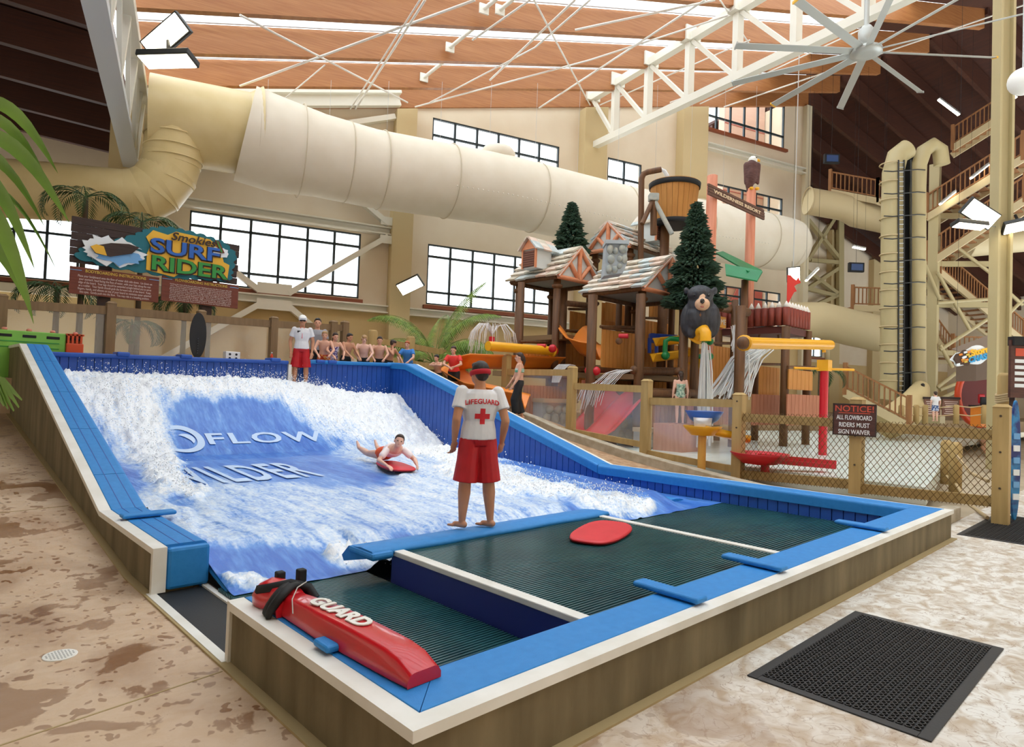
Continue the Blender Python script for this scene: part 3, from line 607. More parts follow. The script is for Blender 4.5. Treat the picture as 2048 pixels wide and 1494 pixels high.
STAND = dict(pel=(0,0,.53),nk=(0,.005,.835),hd=(0,-.012,.925),shL=(.105,0,.81),shR=(-.105,0,.81),elL=(.135,.02,.635),elR=(-.135,.02,.635),haL=(.14,-.02,.49),haR=(-.14,-.02,.49),
 hipL=(.05,0,.515),hipR=(-.05,0,.515),knL=(.055,-.01,.28),knR=(-.055,-.01,.28),anL=(.055,.012,.045),anR=(-.055,.012,.045),face=(0,-1,0),toe=(0,-1,0))
def torso(mb,J,k=1.0,t0=0,t1=1,n=16,female=0,belly=0):
    p,q = J['pel'],J['nk']; ax = (q-p); side0 = (J['hipL']-J['hipR']).normalized(); side1 = (J['shL']-J['shR']).normalized()
    prof = [(-.12,.075,.062),(0,.092,.07),(.18,.088,.066),(.36,.078,.06),(.55,.09,.066),(.75,.102,.068),(.9,.098,.056),(.98,.06,.045),(1.04,.036,.038)]
    rings = []
    for t,w,d in prof:
        if t<t0-.001 or t>t1+.001: continue
        s = side0.lerp(side1,max(0,min(1,t))).normalized(); f = s.cross(ax).normalized(); c = p+ax*t
        if female: w *= (1.06 if t<.1 else .92 if t<.5 else .95)
        if belly and .1<t<.6: d *= 1+belly
        rings.append([c+s*(w*k*math.cos(a))+f*(d*k*math.sin(a)) for a in [2*PI*i/n for i in range(n)]])
    mb.loft(rings)
def hand(mb,el,ha,h,curl=.5,up=None,spread=1.0):
    d = (ha-el).normalized(); s = d.cross(up if up else V((0,1,0)));
    if s.length<.1: s = d.cross(V((1,0,0)))
    s.normalize(); nrm = s.cross(d).normalized(); pc = ha+d*.03*h
    R = M((s,nrm,d)).transposed(); mb.ell(pc,(.024*h,.012*h,.034*h),10,R)
    for i,l in enumerate((.038,.044,.042,.033)):
        b = pc+s*((i-1.5)*.0125*h*spread)+d*.026*h; m1 = b+(d*math.cos(curl*.6)+nrm*math.sin(curl*.6))*(l*.55*h); m2 = m1+(d*math.cos(curl*1.6)+nrm*math.sin(curl*1.6))*(l*.5*h)
        caps(mb,b,m1,.0062*h,.0056*h,6); caps(mb,m1,m2,.0056*h,.0048*h,6)
    b = ha+s*(.018*h)+d*.012*h; m1 = b+(s*.7+d*.6+nrm*.4).normalized()*.026*h; caps(mb,b,m1,.007*h,.006*h,6); caps(mb,m1,m1+(d*.9+nrm*.4+s*.1).normalized()*.02*h,.006*h,.005*h,6)
def person(label,loc,rz,h,pose={},skin='fair',hair='brown',style='short',top=None,bottom=None,voxel=.014,fem=0,fat=1.0,curl=.5,group=None,hat=None,band=None,extra=None):
    t = thing('person',label,'person',loc,group); Rz = M.Rotation(rz,3,'Z'); BASE[t.name] = V((0,0,0)); t.rotation_euler = (0,0,0)
    J = {k:(Rz@V(v))*(h if k not in('face','toe') else 1) for k,v in {**STAND,**pose}.items()}
    b = MB(); torso(b,J,h*fat,female=fem); H = h
    fx = J['face'].normalized(); up = (J['hd']-J['nk']).normalized(); up = (up+EZ*.6 if 'prone' not in pose else up).normalized(); sd = fx.cross(up).normalized(); up = sd.cross(fx).normalized(); hd = J['hd']
    HRm = M((sd,fx,up)).transposed(); hh = .5*h+.5*max(h,1.45); g = lambda x,y,z:hd+sd*(x*hh)+fx*(y*hh)+up*(z*hh)
    b.ell(g(0,-.006,.012),(.047*hh,.058*hh,.058*hh),16,HRm); b.ell(g(0,.012,-.028),(.037*hh,.042*hh,.042*hh),12,HRm); b.ell(g(0,.03,-.052),(.018*hh,.018*hh,.014*hh),8,HRm)
    caps(b,J['nk']-up*.02*h,g(0,-.012,-.03),.034*h*fat,.032*hh,12)
    b.ell(g(0,.056,-.014),(.009*hh,.014*hh,.016*hh),8,HRm)
    for s in (-1,1): b.ell(g(s*.048,-.006,-.006),(.007*hh,.013*hh,.018*hh),8,HRm)
    for S in 'LR':
        sh,el,ha,hp,kn,an = (J[k+S] for k in ('sh','el','ha','hip','kn','an'))
        caps(b,sh,el,.031*h*fat,.024*h*fat); caps(b,el,el.lerp(ha,.35),.0245*h*fat,.0235*h*fat); caps(b,el.lerp(ha,.35),ha,.0235*h*fat,.015*h); hand(b,el,ha,hh if h<1.5 else h,curl)
        caps(b,hp,kn,.052*h*fat,.034*h*fat,12); caps(b,kn,kn.lerp(an,.3),.034*h*fat,.036*h*fat,12); caps(b,kn.lerp(an,.3),an,.036*h*fat,.021*h,12)
        tf = J['toe'].normalized(); ts = tf.cross(EZ); f0 = an+V((0,0,-.022*h))
        if 'prone' in pose: tf = J['toe'].normalized(); caps(b,an,an+tf*.09*h,.022*h,.014*h)
        else:
            caps(b,f0-tf*.018*h,f0+tf*.055*h+V((0,0,-.006*h)),.02*h,.0165*h)
            for q in range(5): caps(b,f0+tf*.055*h+ts*((q-2)*.0095*h)+V((0,0,-.012*h)),f0+tf*(.098-.006*abs(q-1))*h+ts*((q-2)*.0105*h)+V((0,0,-.014*h)),.0095*h,.0065*h,6)
    o = obj('body',solid(b,voxel,2),SK[skin],t)
    e = MB()
    for s in (-1,1): e.ell(g(s*.019,.047,.0),(.0075*hh,.006*hh,.005*hh),8,HRm)
    obj('eyes',e,M_eye,t); obj('mouth',MB().ell(g(0,.047,-.034),(.012*hh,.006*hh,.0035*hh),8,HRm),M_lip,t)
    hb = MB(); hb.ell(g(0,-.016,.022),(.0525*hh,.06*hh,.058*hh),16,HRm)
    if style in('short','bowl'): hb.ell(g(0,.022,.05),(.04*hh,.03*hh,.02*hh),10,HRm); hb.ell(g(0,-.035,-.005),(.045*hh,.035*hh,.045*hh),10,HRm)
    if style=='bowl':
        for s in (-1,1): hb.ell(g(s*.043,.0,.0),(.014*hh,.035*hh,.038*hh),8,HRm)
        hb.ell(g(0,.042,.035),(.04*hh,.02*hh,.022*hh),8,HRm)
    if style in('tail','long'):
        hb.ell(g(0,.02,.05),(.04*hh,.03*hh,.02*hh),10,HRm); hb.ell(g(0,-.04,-.01),(.042*hh,.035*hh,.05*hh),10,HRm)
        if style=='tail': caps(hb,g(0,-.07,.01),g(0,-.085,-.05),.022*hh,.022*hh); caps(hb,g(0,-.085,-.05),g(0,-.075,-.12),.022*hh,.01*hh)
        else: caps(hb,g(0,-.05,-.02),g(0,-.045,-.13),.04*hh,.025*hh)
    if style=='bun': hb.ell(g(0,-.065,.03),(.025*hh,.025*hh,.025*hh),8,HRm); hb.ell(g(0,.02,.05),(.04*hh,.028*hh,.018*hh),10,HRm)
    if hat:
        c = MB().ell(g(0,-.008,.035),(.056*hh,.064*hh,.055*hh),16,HRm); c.obox(g(0,.07,.034),sd*.04*hh,fx*.04*hh,up*.004*hh); obj('cap',c,hat,t); obj('hair',MB().ell(g(0,-.03,.0),(.049*hh,.05*hh,.04*hh),12,HRm),HR[hair],t)
    else: obj('hair',solid(hb,.007*max(1,hh),2),HR[hair],t)
    if band: obj('headband',MB().tube([g(.0535*math.cos(a),-.013+.064*math.sin(a),.004-.012*math.sin(a)) for a in [2*PI*i/20 for i in range(21)]],.008*hh,8,False,2.0),band,t)
    if top:
        kind,m = top; c = MB()
        if kind=='tee':
            torso(c,J,h*fat*1.14,t0=0,t1=.98,female=fem)
            for S in 'LR': d = J['el'+S]-J['sh'+S]; caps(c,J['sh'+S]-EZ*.002*h,J['sh'+S]+d*.25,.0365*h*fat,.037*h*fat,12); c.tube([J['sh'+S]+d*.15,J['sh'+S]+d*.62],[.037*h*fat,.042*h*fat],12)
        elif kind=='crop':
            torso(c,J,h*fat*1.12,t0=.55,t1=.9,female=fem)
            for S in 'LR': d = J['el'+S]-J['sh'+S]; caps(c,J['sh'+S],J['sh'+S]+d*.5,.037*h*fat,.038*h*fat,12)
        elif kind=='suit': torso(c,J,h*fat*1.05,t0=-.12,t1=.76,female=fem)
        elif kind=='top': torso(c,J,h*fat*1.06,t0=.55,t1=.76,female=fem)
        obj({'tee':'shirt','crop':'shirt','suit':'swimsuit','top':'bikini_top'}[kind],solid(c,voxel,3),m,t)
    if bottom:
        kind,m = bottom; c = MB(); torso(c,J,h*fat*1.1,t0=-.12,t1=.36 if kind=='briefs' else .2,female=fem)
        L = {'shorts':1.02,'trunks':.7,'briefs':.06,'pants':1.0,'long':.97}[kind]
        if kind!='briefs':
            for S in 'LR': d = J['kn'+S]-J['hip'+S]; caps(c,J['hip'+S],J['hip'+S]+d*.5,.062*h*fat,.062*h*fat,14); c.tube([J['hip'+S],J['hip'+S]+d*.5,J['hip'+S]+d*L],[.06*h*fat,.062*h*fat,.07*h*fat],14)
        if kind=='pants':
            for S in 'LR': d = J['an'+S]-J['kn'+S]; c.tube([J['kn'+S]-d*.05,J['kn'+S]+d*.85],[.066*h,.06*h],14)
        obj({'briefs':'swim_briefs','pants':'trousers'}.get(kind,'shorts'),solid(c,voxel,3),m,t)
    t['_'] = 0; del t['_']
    return t,J
def decal(name,vs,fs,m,parent,target,o,ex,ey,lift=.004,sub=2):
    """lay a flat shape onto a garment by dropping it along the sheet normal"""
    bm = bmesh.new(); bm.from_mesh(target.data); tr = BVHTree.FromBMesh(bm); bm.free()
    b2 = bmesh.new(); bv = [b2.verts.new(v) for v in vs]
    for f in fs:
        try: b2.faces.new([bv[i] for i in f])
        except ValueError: pass
    bmesh.ops.triangulate(b2,faces=b2.faces)
    for it in range(sub): bmesh.ops.subdivide_edges(b2,edges=[e for e in b2.edges if e.calc_length()>.025],cuts=1); bmesh.ops.triangulate(b2,faces=b2.faces)
    o,ex,ey = V(o),V(ex).normalized(),V(ey).normalized(); n = ex.cross(ey); b2.verts.index_update(); P = []
    for v in b2.verts:
        p = o+ex*v.co.x+ey*v.co.y; h = tr.ray_cast(p+n*.4,-n); q = h[0] if h[0] else tr.find_nearest(p)[0]; P.append(q+n*lift)
    mb = MB(); mb.add(P,[tuple(v.index for v in f.verts) for f in b2.faces]); b2.free(); return obj(name,mb,m,parent,fix=False)
def ang(d): return math.atan2(d[0],-d[1])     # rz so that local -Y points along d
# --- lifeguard on the nozzle pad, back to us
gl = V((2.97,3.08,.385)); gf = V((.42,.9,0)).normalized()
pose = dict(shL=(.112,.01,.815),shR=(-.112,.01,.815),elL=(.15,.05,.65),elR=(-.152,.055,.645),haL=(.148,0.0,.515),haR=(-.15,.0,.51),hipL=(.05,0,.515),hipR=(-.05,0,.515),knL=(.07,-.005,.28),knR=(-.075,-.005,.28),
 anL=(.085,.01,.045),anR=(-.09,.012,.045),face=(.35,-1,.02),hd=(.006,-.012,.925),toe=(.7,-1,0))
g,J = person('lifeguard seen from behind in white lifeguard tee and red headband',gl,ang(gf),1.83,pose,'tan','dark','short',('tee',C_white),('shorts',C_red),voxel=.0075,fat=1.08,band=mat('red headband','B51526',.8),curl=.7)
M_redp = mat('red shirt print','CF2A33',.8)
sh = [c for c in g.children if c.name.startswith('shirt')][0]
ex = V((gf.y,-gf.x,0)); vs,fs = text_geo('LIFEGUARD',.074,'CENTER',.002,1.02)
vs = [V((v.x,v.y+.03-.55*v.x*v.x,0)) for v in vs]; nk = V((0,0,1.335))
decal('shirt_lettering',vs,fs,M_redp,g,sh,nk+V((0,0,.02)),ex,EZ)
decal('shirt_cross',[(x*.085,y*.085,0) for x,y in ((-.33,1),(.33,1),(.33,.33),(1,.33),(1,-.33),(.33,-.33),(.33,-1),(-.33,-1),(-.33,-.33),(-1,-.33),(-1,.33),(-.33,.33))],[tuple(range(12))],M_redp,g,sh,V((0,0,1.225)),ex,EZ,sub=4)
# --- rear lifeguard standing in the gap at the top of the wave
p = pY(600,768,13.95); p.z = 1.8; gz = pl(623,632,p,CF)
cz = V((CO.x-p.x,CO.y-p.y,0)).normalized(); RGH = gz.z-1.8
g2,J2 = person('lifeguard in white cap, sunglasses and red shorts above the wave',p,ang(cz),RGH,dict(anL=(.075,.01,.045),anR=(-.08,.01,.045),knL=(.07,0,.28),knR=(-.075,0,.28),elL=(.15,.03,.65),elR=(-.155,.03,.64)),'tan','dark','short',('tee',C_white),('shorts',C_red),voxel=.011,hat=mat('white cap cloth','F2F2F0',.8))
sd = V((-cz.y,cz.x,0)); hd = J2['hd']
obj('sunglasses',MB().obox(hd+cz*.098+EZ*.004,sd*.075,cz*.012,EZ*.019),C_blk,g2,bevel=.008)
obj('whistle_cord',MB().tube([J2['nk']+sd*.05+cz*.085,J2['nk']+cz*.14-EZ*.16,J2['nk']+cz*.145-EZ*.3],.009,6).tube([J2['nk']-sd*.05+cz*.085,J2['nk']+cz*.14-EZ*.16],.009,6),M_redp,g2)
obj('shirt_badge',MB().obox(J2['nk']+cz*.128+sd*-.085-EZ*.12,sd*.04,cz*.006,EZ*.025),C_blk,g2)
# --- spectators leaning on the rear wall
KY = 14.55
def kid(px,py,label,Y=KY,floor=1.8,**k):
    q = pY(px,py,Y); h = q.z-floor; c = V((CO.x-q.x,CO.y-q.y,0)).normalized(); f = k.pop('turn',0); c = M.Rotation(f,3,'Z')@c
    return person(label,(q.x,q.y,floor),ang(c),h,k.pop('pose',{}),voxel=.014,group='spectators at the wave',**k)
LEAN = dict(nk=(0,-.07,.815),hd=(0,-.1,.9),shL=(.105,-.06,.79),shR=(-.105,-.06,.79),elL=(.16,-.14,.65),elR=(-.16,-.14,.65),haL=(.1,-.25,.56),haR=(-.1,-.25,.56),face=(0,-1,-.15))
kid(636,636,'dark haired teenager in grey tee standing behind the capped lifeguard',Y=15.1,hair='dark',top=('tee',C_grey),bottom=('trunks',C_blk))
kid(650,660,'bare chested boy in red print trunks beside the capped lifeguard',pose=LEAN,hair='blond',bottom=('trunks',C_redp))
kid(667,663,'girl in purple floral swimsuit leaning over the blue wall',turn=.4,pose=LEAN,hair='brown',style='tail',top=('suit',C_flow),fem=1)
kid(693,664,'dark haired boy in black trunks leaning on straight arms',turn=.7,pose={**LEAN,'elL':(.13,-.13,.66),'elR':(-.13,-.13,.66)},hair='dark',bottom=('trunks',C_blk),skin='tan')
kid(729,668,'bare chested boy with blond bowl haircut at the blue wall',pose=LEAN,hair='blond',style='bowl',bottom=('trunks',C_blk),skin='pink')
kid(760,671,'bare chested boy with short dark hair between two fair haired boys',pose=LEAN,hair='dark',bottom=('trunks',C_blk))
kid(779,677,'shaggy haired boy with hand at his mouth beside blue shirted boy',turn=.9,pose={**LEAN,'haR':(-.06,-.14,.8),'elR':(-.13,-.2,.68)},hair='brown',style='bowl',bottom=('trunks',C_blk),skin='tan')
kid(818,680,'ginger haired boy in blue tee leaning on the blue wall',turn=-.35,pose=LEAN,hair='red',top=('tee',C_blue),bottom=('trunks',C_blk),skin='pink')
q = pX(878,708,9.72); c = V((-1,-.35,0)).normalized()
person('dark haired boy resting folded arms on the sloping white capped wall',(q.x,q.y,rramp(q.y)),ang(c),q.z-rramp(q.y),{**LEAN,'haL':(.0,-.17,.74),'haR':(.0,-.17,.74),'elL':(.15,-.13,.735),'elR':(-.15,-.13,.735)},'fair','dark','short',None,('trunks',C_blk),group='spectators at the wave')
q = pX(910,690,9.95); c = V((-.8,-.6,0)).normalized()
person('girl in red rash shirt with ponytail beside the sloping wall',(q.x,q.y,rramp(q.y)),ang(c),q.z-rramp(q.y),{**LEAN,'haL':(.05,-.2,.6),'haR':(-.05,-.2,.6)},'fair','brown','tail',('tee',C_shirt),('trunks',C_blk),fem=1,group='spectators at the wave')
# girl walking on the side ramp, in profile facing left
q = pX(1040,705,9.8); h = 1.7; c = -CR.copy(); c.z = 0; c = (c.normalized()*.95-CF*.1); gy = q.y
person('girl in striped bikini top and black wrap walking the side ramp',(q.x,gy,q.z-h),ang(c),h,dict(elL=(.13,-.02,.63),elR=(-.13,-.05,.64),haL=(.13,-.1,.5),haR=(-.12,-.13,.52),knL=(.05,-.06,.28),anL=(.05,-.03,.05),anR=(-.05,.07,.05)),'fair','brown','tail',('top',C_stripe),('pants',C_blk),fem=1)
# --- rider lying on her board, heading down the wave towards the nozzle
M_board = mat('red foam board','D8303A',.45,col2='CF2A34',sc=4); M_boardd = mat('dark red board edge','A31824',.45)
def board(name,label,c,fwd,up,l=1.05,w=.52,th=.045,group='red bodyboards'):
    f = V(fwd).normalized(); n = V(up); n = (n-f*n.dot(f)).normalized(); s = f.cross(n); t = thing(name,label,'bodyboard',c,group); out = []
    for k in range(36):
        a = 2*PI*k/36; y = math.sin(a); x = math.cos(a); ww = w/2*(abs(x)**.5)*(1 if x>0 else -1)*(1-.16*max(0,y)**2-.18*max(0,-y)); out.append((ww,l/2*(abs(y)**.6)*(1 if y>0 else -1)))
    lay = lambda k,z:[V(c)+s*(x*k)+f*(y*k)+n*(z+.05*max(0,y/l)**2*l) for x,y in out]
    obj('deck',MB().loft([lay(.94,th*.25),lay(1,th*.5),lay(.985,th*.8),lay(.95,th)]),M_board,t); obj('rail',MB().loft([lay(.9,0),lay(.97,th*.12),lay(.99,th*.42)]),M_boardd,t); return t
tip = surf(834,962); bk = surf(752,925); fw = (tip-bk); fw.z = wz(4,tip.y)-wz(4,bk.y); bc_ = (tip+bk)/2; up = V((0,-(wz(4,bc_.y+.2)-wz(4,bc_.y-.2))/.4,1)).normalized()
fw.normalize(); bc_ += up*.06
board('bodyboard','red bodyboard under the rider on the wave',bc_,fw,up)
sd = fw.cross(up).normalized(); R_ = 1.68
def rp(f,s,u): return tuple((fw*f+sd*s+up*u)/R_)      # metres on the board -> pose units
pose = dict(prone=(0,0,0),pel=rp(-.62,-.02,.16),nk=rp(.0,0,.33),hd=rp(.1,.0,.47),shL=rp(-.04,.17,.29),shR=rp(-.04,-.17,.29),elL=rp(.06,.33,.14),elR=rp(.06,-.33,.14),haL=rp(.3,.27,.09),haR=rp(.3,-.27,.09),
 hipL=rp(-.64,.08,.14),hipR=rp(-.64,-.08,.14),knL=rp(-1.02,.14,.1),knR=rp(-1.02,-.12,.1),anL=rp(-1.38,.2,.16),anR=rp(-1.4,-.16,.18),face=tuple(fw*.95+sd*.3+up*.18),toe=tuple(-fw*.6+up*.5))
person('girl in orange swimsuit and wet white tee lying on a red board',bc_,0,R_,pose,'pink','brown','bun',('crop',C_pink),('briefs',C_oran),voxel=.011,fem=1)
board('bodyboard','loose red bodyboard lying on the dark grated deck',(3.98,2.12,.35),V((.93,.36,0)),EZ,1.12,.56,.045)
# ================================================================ small things around the pool edge
M_redv = mat('glossy red vinyl','C81620',.28,col2='BE1420',sc=3,coat=.3); M_strapb = mat('black webbing','141416',.7)
t = thing('rescue_tube','red rescue tube with white guard lettering lying on the blue pad','rescue tube',(.25,1,.42))
rings = []; P0 = V((.2,1.62,.425)); P1 = V((.27,.3,.425)); d = (P1-P0).normalized(); s = V((-d.y,d.x,0)); n = 12
for k in range(13):
    u = k/12; p = P0.lerp(P1,u); w = .085+.03*min(1,u*3)*(1 if u<.8 else 1-.25*((u-.8)/.2)**2); h = .125 if u<.85 else .125*(1-.45*((u-.85)/.15)**2); b = .02*math.sin(u*PI)
    sec = [(-1,.0),(-1,.45),(-.82,.9),(-.6,1),(.6,1),(.82,.9),(1,.45),(1,0)]; rings.append([p+s*(w*(x-.0))+EZ*(h*z+b*(z>.8)) for x,z in sec])
tb = obj('foam_body',MB().loft(rings,smooth=True),M_redv,t,bevel=.012,seg=3)
put_text('guard_lettering','GUARD',.15,M_white,t,P0.lerp(P1,.4)+EZ*.148,d,s,lift=.0,xs=1.1,offset=.007,thick=.006)
mb = MB(); rings = []
for k in range(9):
    u = k/8; p = V((.19,1.98,.425)).lerp(V((.2,1.6,.425)),u); w = .11+.015*math.sin(u*7); h = .11+.03*math.sin(u*PI)+.015*math.sin(u*11); rings.append([p+V((1,0,0))*(w*x)+EZ*(h*z) for x,z in ((-1,0),(-1.05,.5),(-.7,1),(0,1.05+.15*math.sin(u*9)),(.7,1),(1.05,.5),(1,0))])
obj('folded_pack',mb.loft(rings),M_redv,t)
for y,r in ((1.72,.14),(1.66,.15)): obj('strap',MB().tube([(.2+r*math.cos(a),y+.05*math.sin(a*2),.43+max(0,(r+.01)*math.sin(a))) for a in [PI*i/10 for i in range(11)]],.022,6,True,1.6),M_strapb,t)
obj('strap',MB().tube([(.1,1.98,.46),(.08,1.9,.53),(.12,1.8,.56),(.22,1.72,.59),(.32,1.66,.56),(.34,1.6,.5)],.016,6,True,2),M_strapb,t)
for x in (.26,.4): obj('buckle',MB().obox((x,1.97-.2*(x-.26),.56),(.03,0,0),(0,.03,0),(0,0,.045)),M_strapb,t,bevel=.01)
obj('cord',MB().tube([(.3,1.66,.6),(.2,1.58,.6),(.13,1.5,.56),(.1,1.42,.5)],.004,5),mat('grey cord','B9B4AC',.5),t)
# rubber mats on the floor
def ring_mat(label,x0,x1,y0,y1,nx,ny,edge=.07):
    t = thing('rubber_mat',label,'mat',((x0+x1)/2,(y0+y1)/2,0),'black rubber mats'); b = MB()
    for a in ((x0,x1,y0,y0+edge),(x0,x1,y1-edge,y1),(x0,x0+edge,y0+edge,y1-edge),(x1-edge,x1,y0+edge,y1-edge)): b.box(*a,0,.011)
    obj('border',b,M_mate,t,bevel=.004); obj('base',MB().box(x0+.02,x1-.02,y0+.02,y1-.02,0,.004),M_black,t)
    b = MB(); dx = (x1-x0-2*edge)/nx; dy = (y1-y0-2*edge)/ny
    for i in range(nx):
        for j in range(ny):
            c = V((x0+edge+dx*(i+.5+.5*(j%2)*0),y0+edge+dy*(j+.5),.004)); k = 8; R = dx*.47; r = dx*.3; vs = []
            for rr,z in ((R,0),(R,.011),(r,.011),(r,0)): vs += [c+V((rr*math.cos(2*PI*q/k),rr*.9*math.sin(2*PI*q/k)*dy/dx,z)) for q in range(k)]
            b.add(vs,[(a*k+q,a*k+(q+1)%k,(a+1)*k+(q+1)%k,(a+1)*k+q) for a in range(3) for q in range(k)])
    o = obj('rings',b,M_mate,t,fix=False); o['kind'] = 'stuff'
M_mate = mat('worn black rubber','2B2A2B',.55,bump=.05,bsc=60)
ring_mat('black ringed rubber mat lying alone on the bare concrete floor',2.6,4.69,-1.34,-.25,38,20); ring_mat('black ribbed rubber mat beyond the pool corner by the fence',9.75,12.6,-.95,.02,40,14)
t = thing('floor_drain','round white perforated drain cover set in the tan floor','drain cover',(-.82,2.94,0))
obj('cover',MB().lathe([(.1,-.01),(.102,.004),(.095,.006),(.001,.006)],(-.82,2.94,0),28),M_white,t)
mb = MB()
for i in range(-4,5):
    for j in range(-4,5):
        if i*i+j*j<19: mb.box(-.82+i*.019-.005,-.82+i*.019+.005,2.94+j*.019-.004,2.94+j*.019+.004,.004,.0068)
obj('drain_holes',mb,mat('drain hole grey','8F8D88',.7),t)
# thin sawn joints in the left floor
for k,(a,b) in enumerate((((-.08,2.02,0),(-3.2,1.55,0)),((-.1,7.2,lramp(7.2)),(-3,6.9,lramp(6.9))))): o = struct('trim_%d'%(k+2),MB().bar(V(a)+EZ*.001,V(b)+EZ*.001,.012,.004),M_fillet)
# blue denim corner of somebody's knee at the bottom edge, a drink bottle, white box and boards at the back wall
t = thing('drink_bottle','small clear bottle of red drink standing by a fence post','bottle',pY(543,722,14.6)); p = pY(543,722,14.6)
obj('bottle',MB().lathe([(.035,0),(.037,.12),(.03,.16),(.014,.19),(.014,.21)],p,14),mat('red drink','E0492E',.2),t); obj('bottle_cap',MB().lathe([(.016,.2),(.016,.235)],p,10),M_white,t)
# ================================================================ fences
M_post = mat('weathered yellow timber','A68A56',.75,col2='B99C66',sc=3,st=(3,3,.3),lo=.3,hi=.7,bump=.15,bsc=20,bst=(1,1,.1))
M_postd = mat('grey brown timber','7E664A',.8,col2='8E7556',sc=3,st=(3,3,.3),lo=.3,hi=.7)
M_plex = clear('scuffed plexiglass',tr=.92,rough=.15,op=.08)
M_cord = mat('brown net cord','6A4F22',.8); M_bolt = mat('dark bolt','3A2A1E',.5)
def post(P,zt,w,m,parent,cap=True,name='post'):
    mb = MB().box(P.x-w/2,P.x+w/2,P.y-w/2,P.y+w/2,P.z,zt-.05)
    if cap: mb.add([(P.x+a*w/2*k,P.y+b*w/2*k,z) for k,z in ((1.12,zt-.05),(.6,zt)) for a,b in ((-1,-1),(1,-1),(1,1),(-1,1))],[(3,2,1,0),(4,5,6,7),(0,1,5,4),(1,2,6,5),(2,3,7,6),(3,0,4,7)])
    return obj(name,mb,m,parent)
def vz(P,px,py): return pl(px,py,P,V((CF.x,CF.y,0)).normalized()).z
# side fence between the ramp and the play area: stepped plexiglass panels, then rope netting
PA = pX(1014,708,11.35); PA.z = rramp(PA.y); PB = pX(1141,868,11.35); PC = pX(1290,910,11.35); PD = pX(1475,960,11.35); PE = pX(1712,987,11.4); PF = pX(2001,1048,11.45)
f = thing('timber_fence','yellow timber fence with plexiglass panels beside the sloping ramp','fence',PC)
for P,px,pt in ((PA,1014,708),(PB,1141,732),(PC,1290,758)): post(P,vz(P,px,pt),.2,M_post,f)
def rail(P,Q,a,b,h,m,parent,w=.08,name='rail'): return obj(name,MB().bar((P.x,P.y,a),(Q.x,Q.y,b),w,h),m,parent)
for P,Q,ya,yb,la,lb in ((PA,PB,(1014,744),(1131,745),(1030,838),(1131,862)),(PB,PC,(1141,772),(1280,778),(1141,862),(1280,890)),(PC,PD,(1296,802),(1470,807),(1296,905),(1470,940))):
    a,b = vz(P,*ya),vz(Q,*yb); rail(P,Q,a,b,.17,M_post,f); c,d = vz(P,*la),vz(Q,*lb); rail(P,Q,c,d,.14,M_post,f)
    obj('plexiglass_panel',MB().slab((P.x+.05,P.y,c),(Q.x+.05,Q.y,d),(Q.x+.05,Q.y,b),(P.x+.05,P.y,a),(.01,0,0)),M_plex,f)
f = thing('net_fence','yellow timber fence hung with brown rope netting by the splash pool','fence',PE)
for P,px,pt in ((PD,1475,785),(PE,1712,794),(PF,2001,808)):
    zt = vz(P,px,pt); post(P,zt,.21 if P is not PF else .22,M_post,f)
    for k in (.3,.6,.9): obj('bolt_head',MB().cyl((P.x-.12,P.y,P.z+(zt-P.z)*k),(P.x-.1,P.y,P.z+(zt-P.z)*k),.018,8),M_bolt,f)
for P,Q,ya,yb,la,lb in ((PD,PE,(1485,835),(1700,847),(1487,948),(1700,969)),(PE,PF,(1725,852),(1990,871),(1725,976),(1985,1004))):
    a,b,c,d = vz(P,*ya),vz(Q,*yb),vz(P,*la),vz(Q,*lb); rail(P,Q,a,b,.17,M_post,f); rail(P,Q,c,d,.17,M_post,f)
    net = MB(); X = V((Q.x-P.x,Q.y-P.y,0)); L = X.length; X /= L; off = V((-.075,0,0)); n = int((L+1.2)/.105)
    for sgn in (1,-1):
        for k in range(-10,n+1):
            p0 = []; 
            for q in range(9):
                t = q/8; s_ = k*.105+sgn*(t-.5)*1.02+.0; zz = (c-.1)*(1-t)+(a+.1)*t + (d-c)*(s_/L)
                if 0<=s_<=L: p0.append(V((P.x,P.y,0))+X*s_+off+V((.012*math.sin(k+q),0,zz)))
            if len(p0)>1: net.tube(p0,.005,4)
    o = obj('netting',net,M_cord,f,fix=False); o['kind'] = 'stuff'
# NOTICE sign on the middle post
c4 = [pX(x,y,11.26) for x,y in ((1667,806),(1754,809),(1753,875),(1666,868))]; o_ = (c4[0]+c4[2])/2; ex = (c4[1]-c4[0]); wS = ex.length; hS = (c4[0]-c4[3]).length; ex.normalize(); ey = EZ
t = thing('notice_sign','brown notice sign about waivers fixed to the net fence post','sign',o_)
M_sgnb = mat('brown sign board','4A2A22',.6,col2='5A342A',sc=5,st=(1,1,8)); M_sgnr = mat('orange red lettering','D2543A',.6); M_sgnw = mat('white lettering','F0F0EC',.6)
nrm = ex.cross(ey); obj('board',MB().obox(o_,ex*(wS/2),ey*(hS/2),nrm*.02),M_sgnb,t,bevel=.02); fr = MB()
for s_ in (-1,1): fr.obox(o_+ey*(s_*hS*.49)+nrm*.02,ex*(wS*.5),ey*.008,nrm*.008); fr.obox(o_+ex*(s_*wS*.49)+nrm*.02,ex*.008,ey*(hS*.5),nrm*.008)
obj('border',fr,M_bolt,t)
for txt,dy,sz,m in (('NOTICE!',.34,.27,M_sgnr),('ALL FLOWBOARD',.06,.2,M_sgnw),('RIDERS MUST',-.17,.2,M_sgnw),('SIGN WAIVER',-.39,.2,M_sgnw)):
    put_text('lettering',txt,sz*hS,m,t,o_+ey*(dy*hS)+nrm*.02,ex,ey,xs=(wS*.86/hS)/(len(txt)*sz*.66) if txt!='NOTICE!' else 1.1,lift=.002,thick=.004,offset=.001)
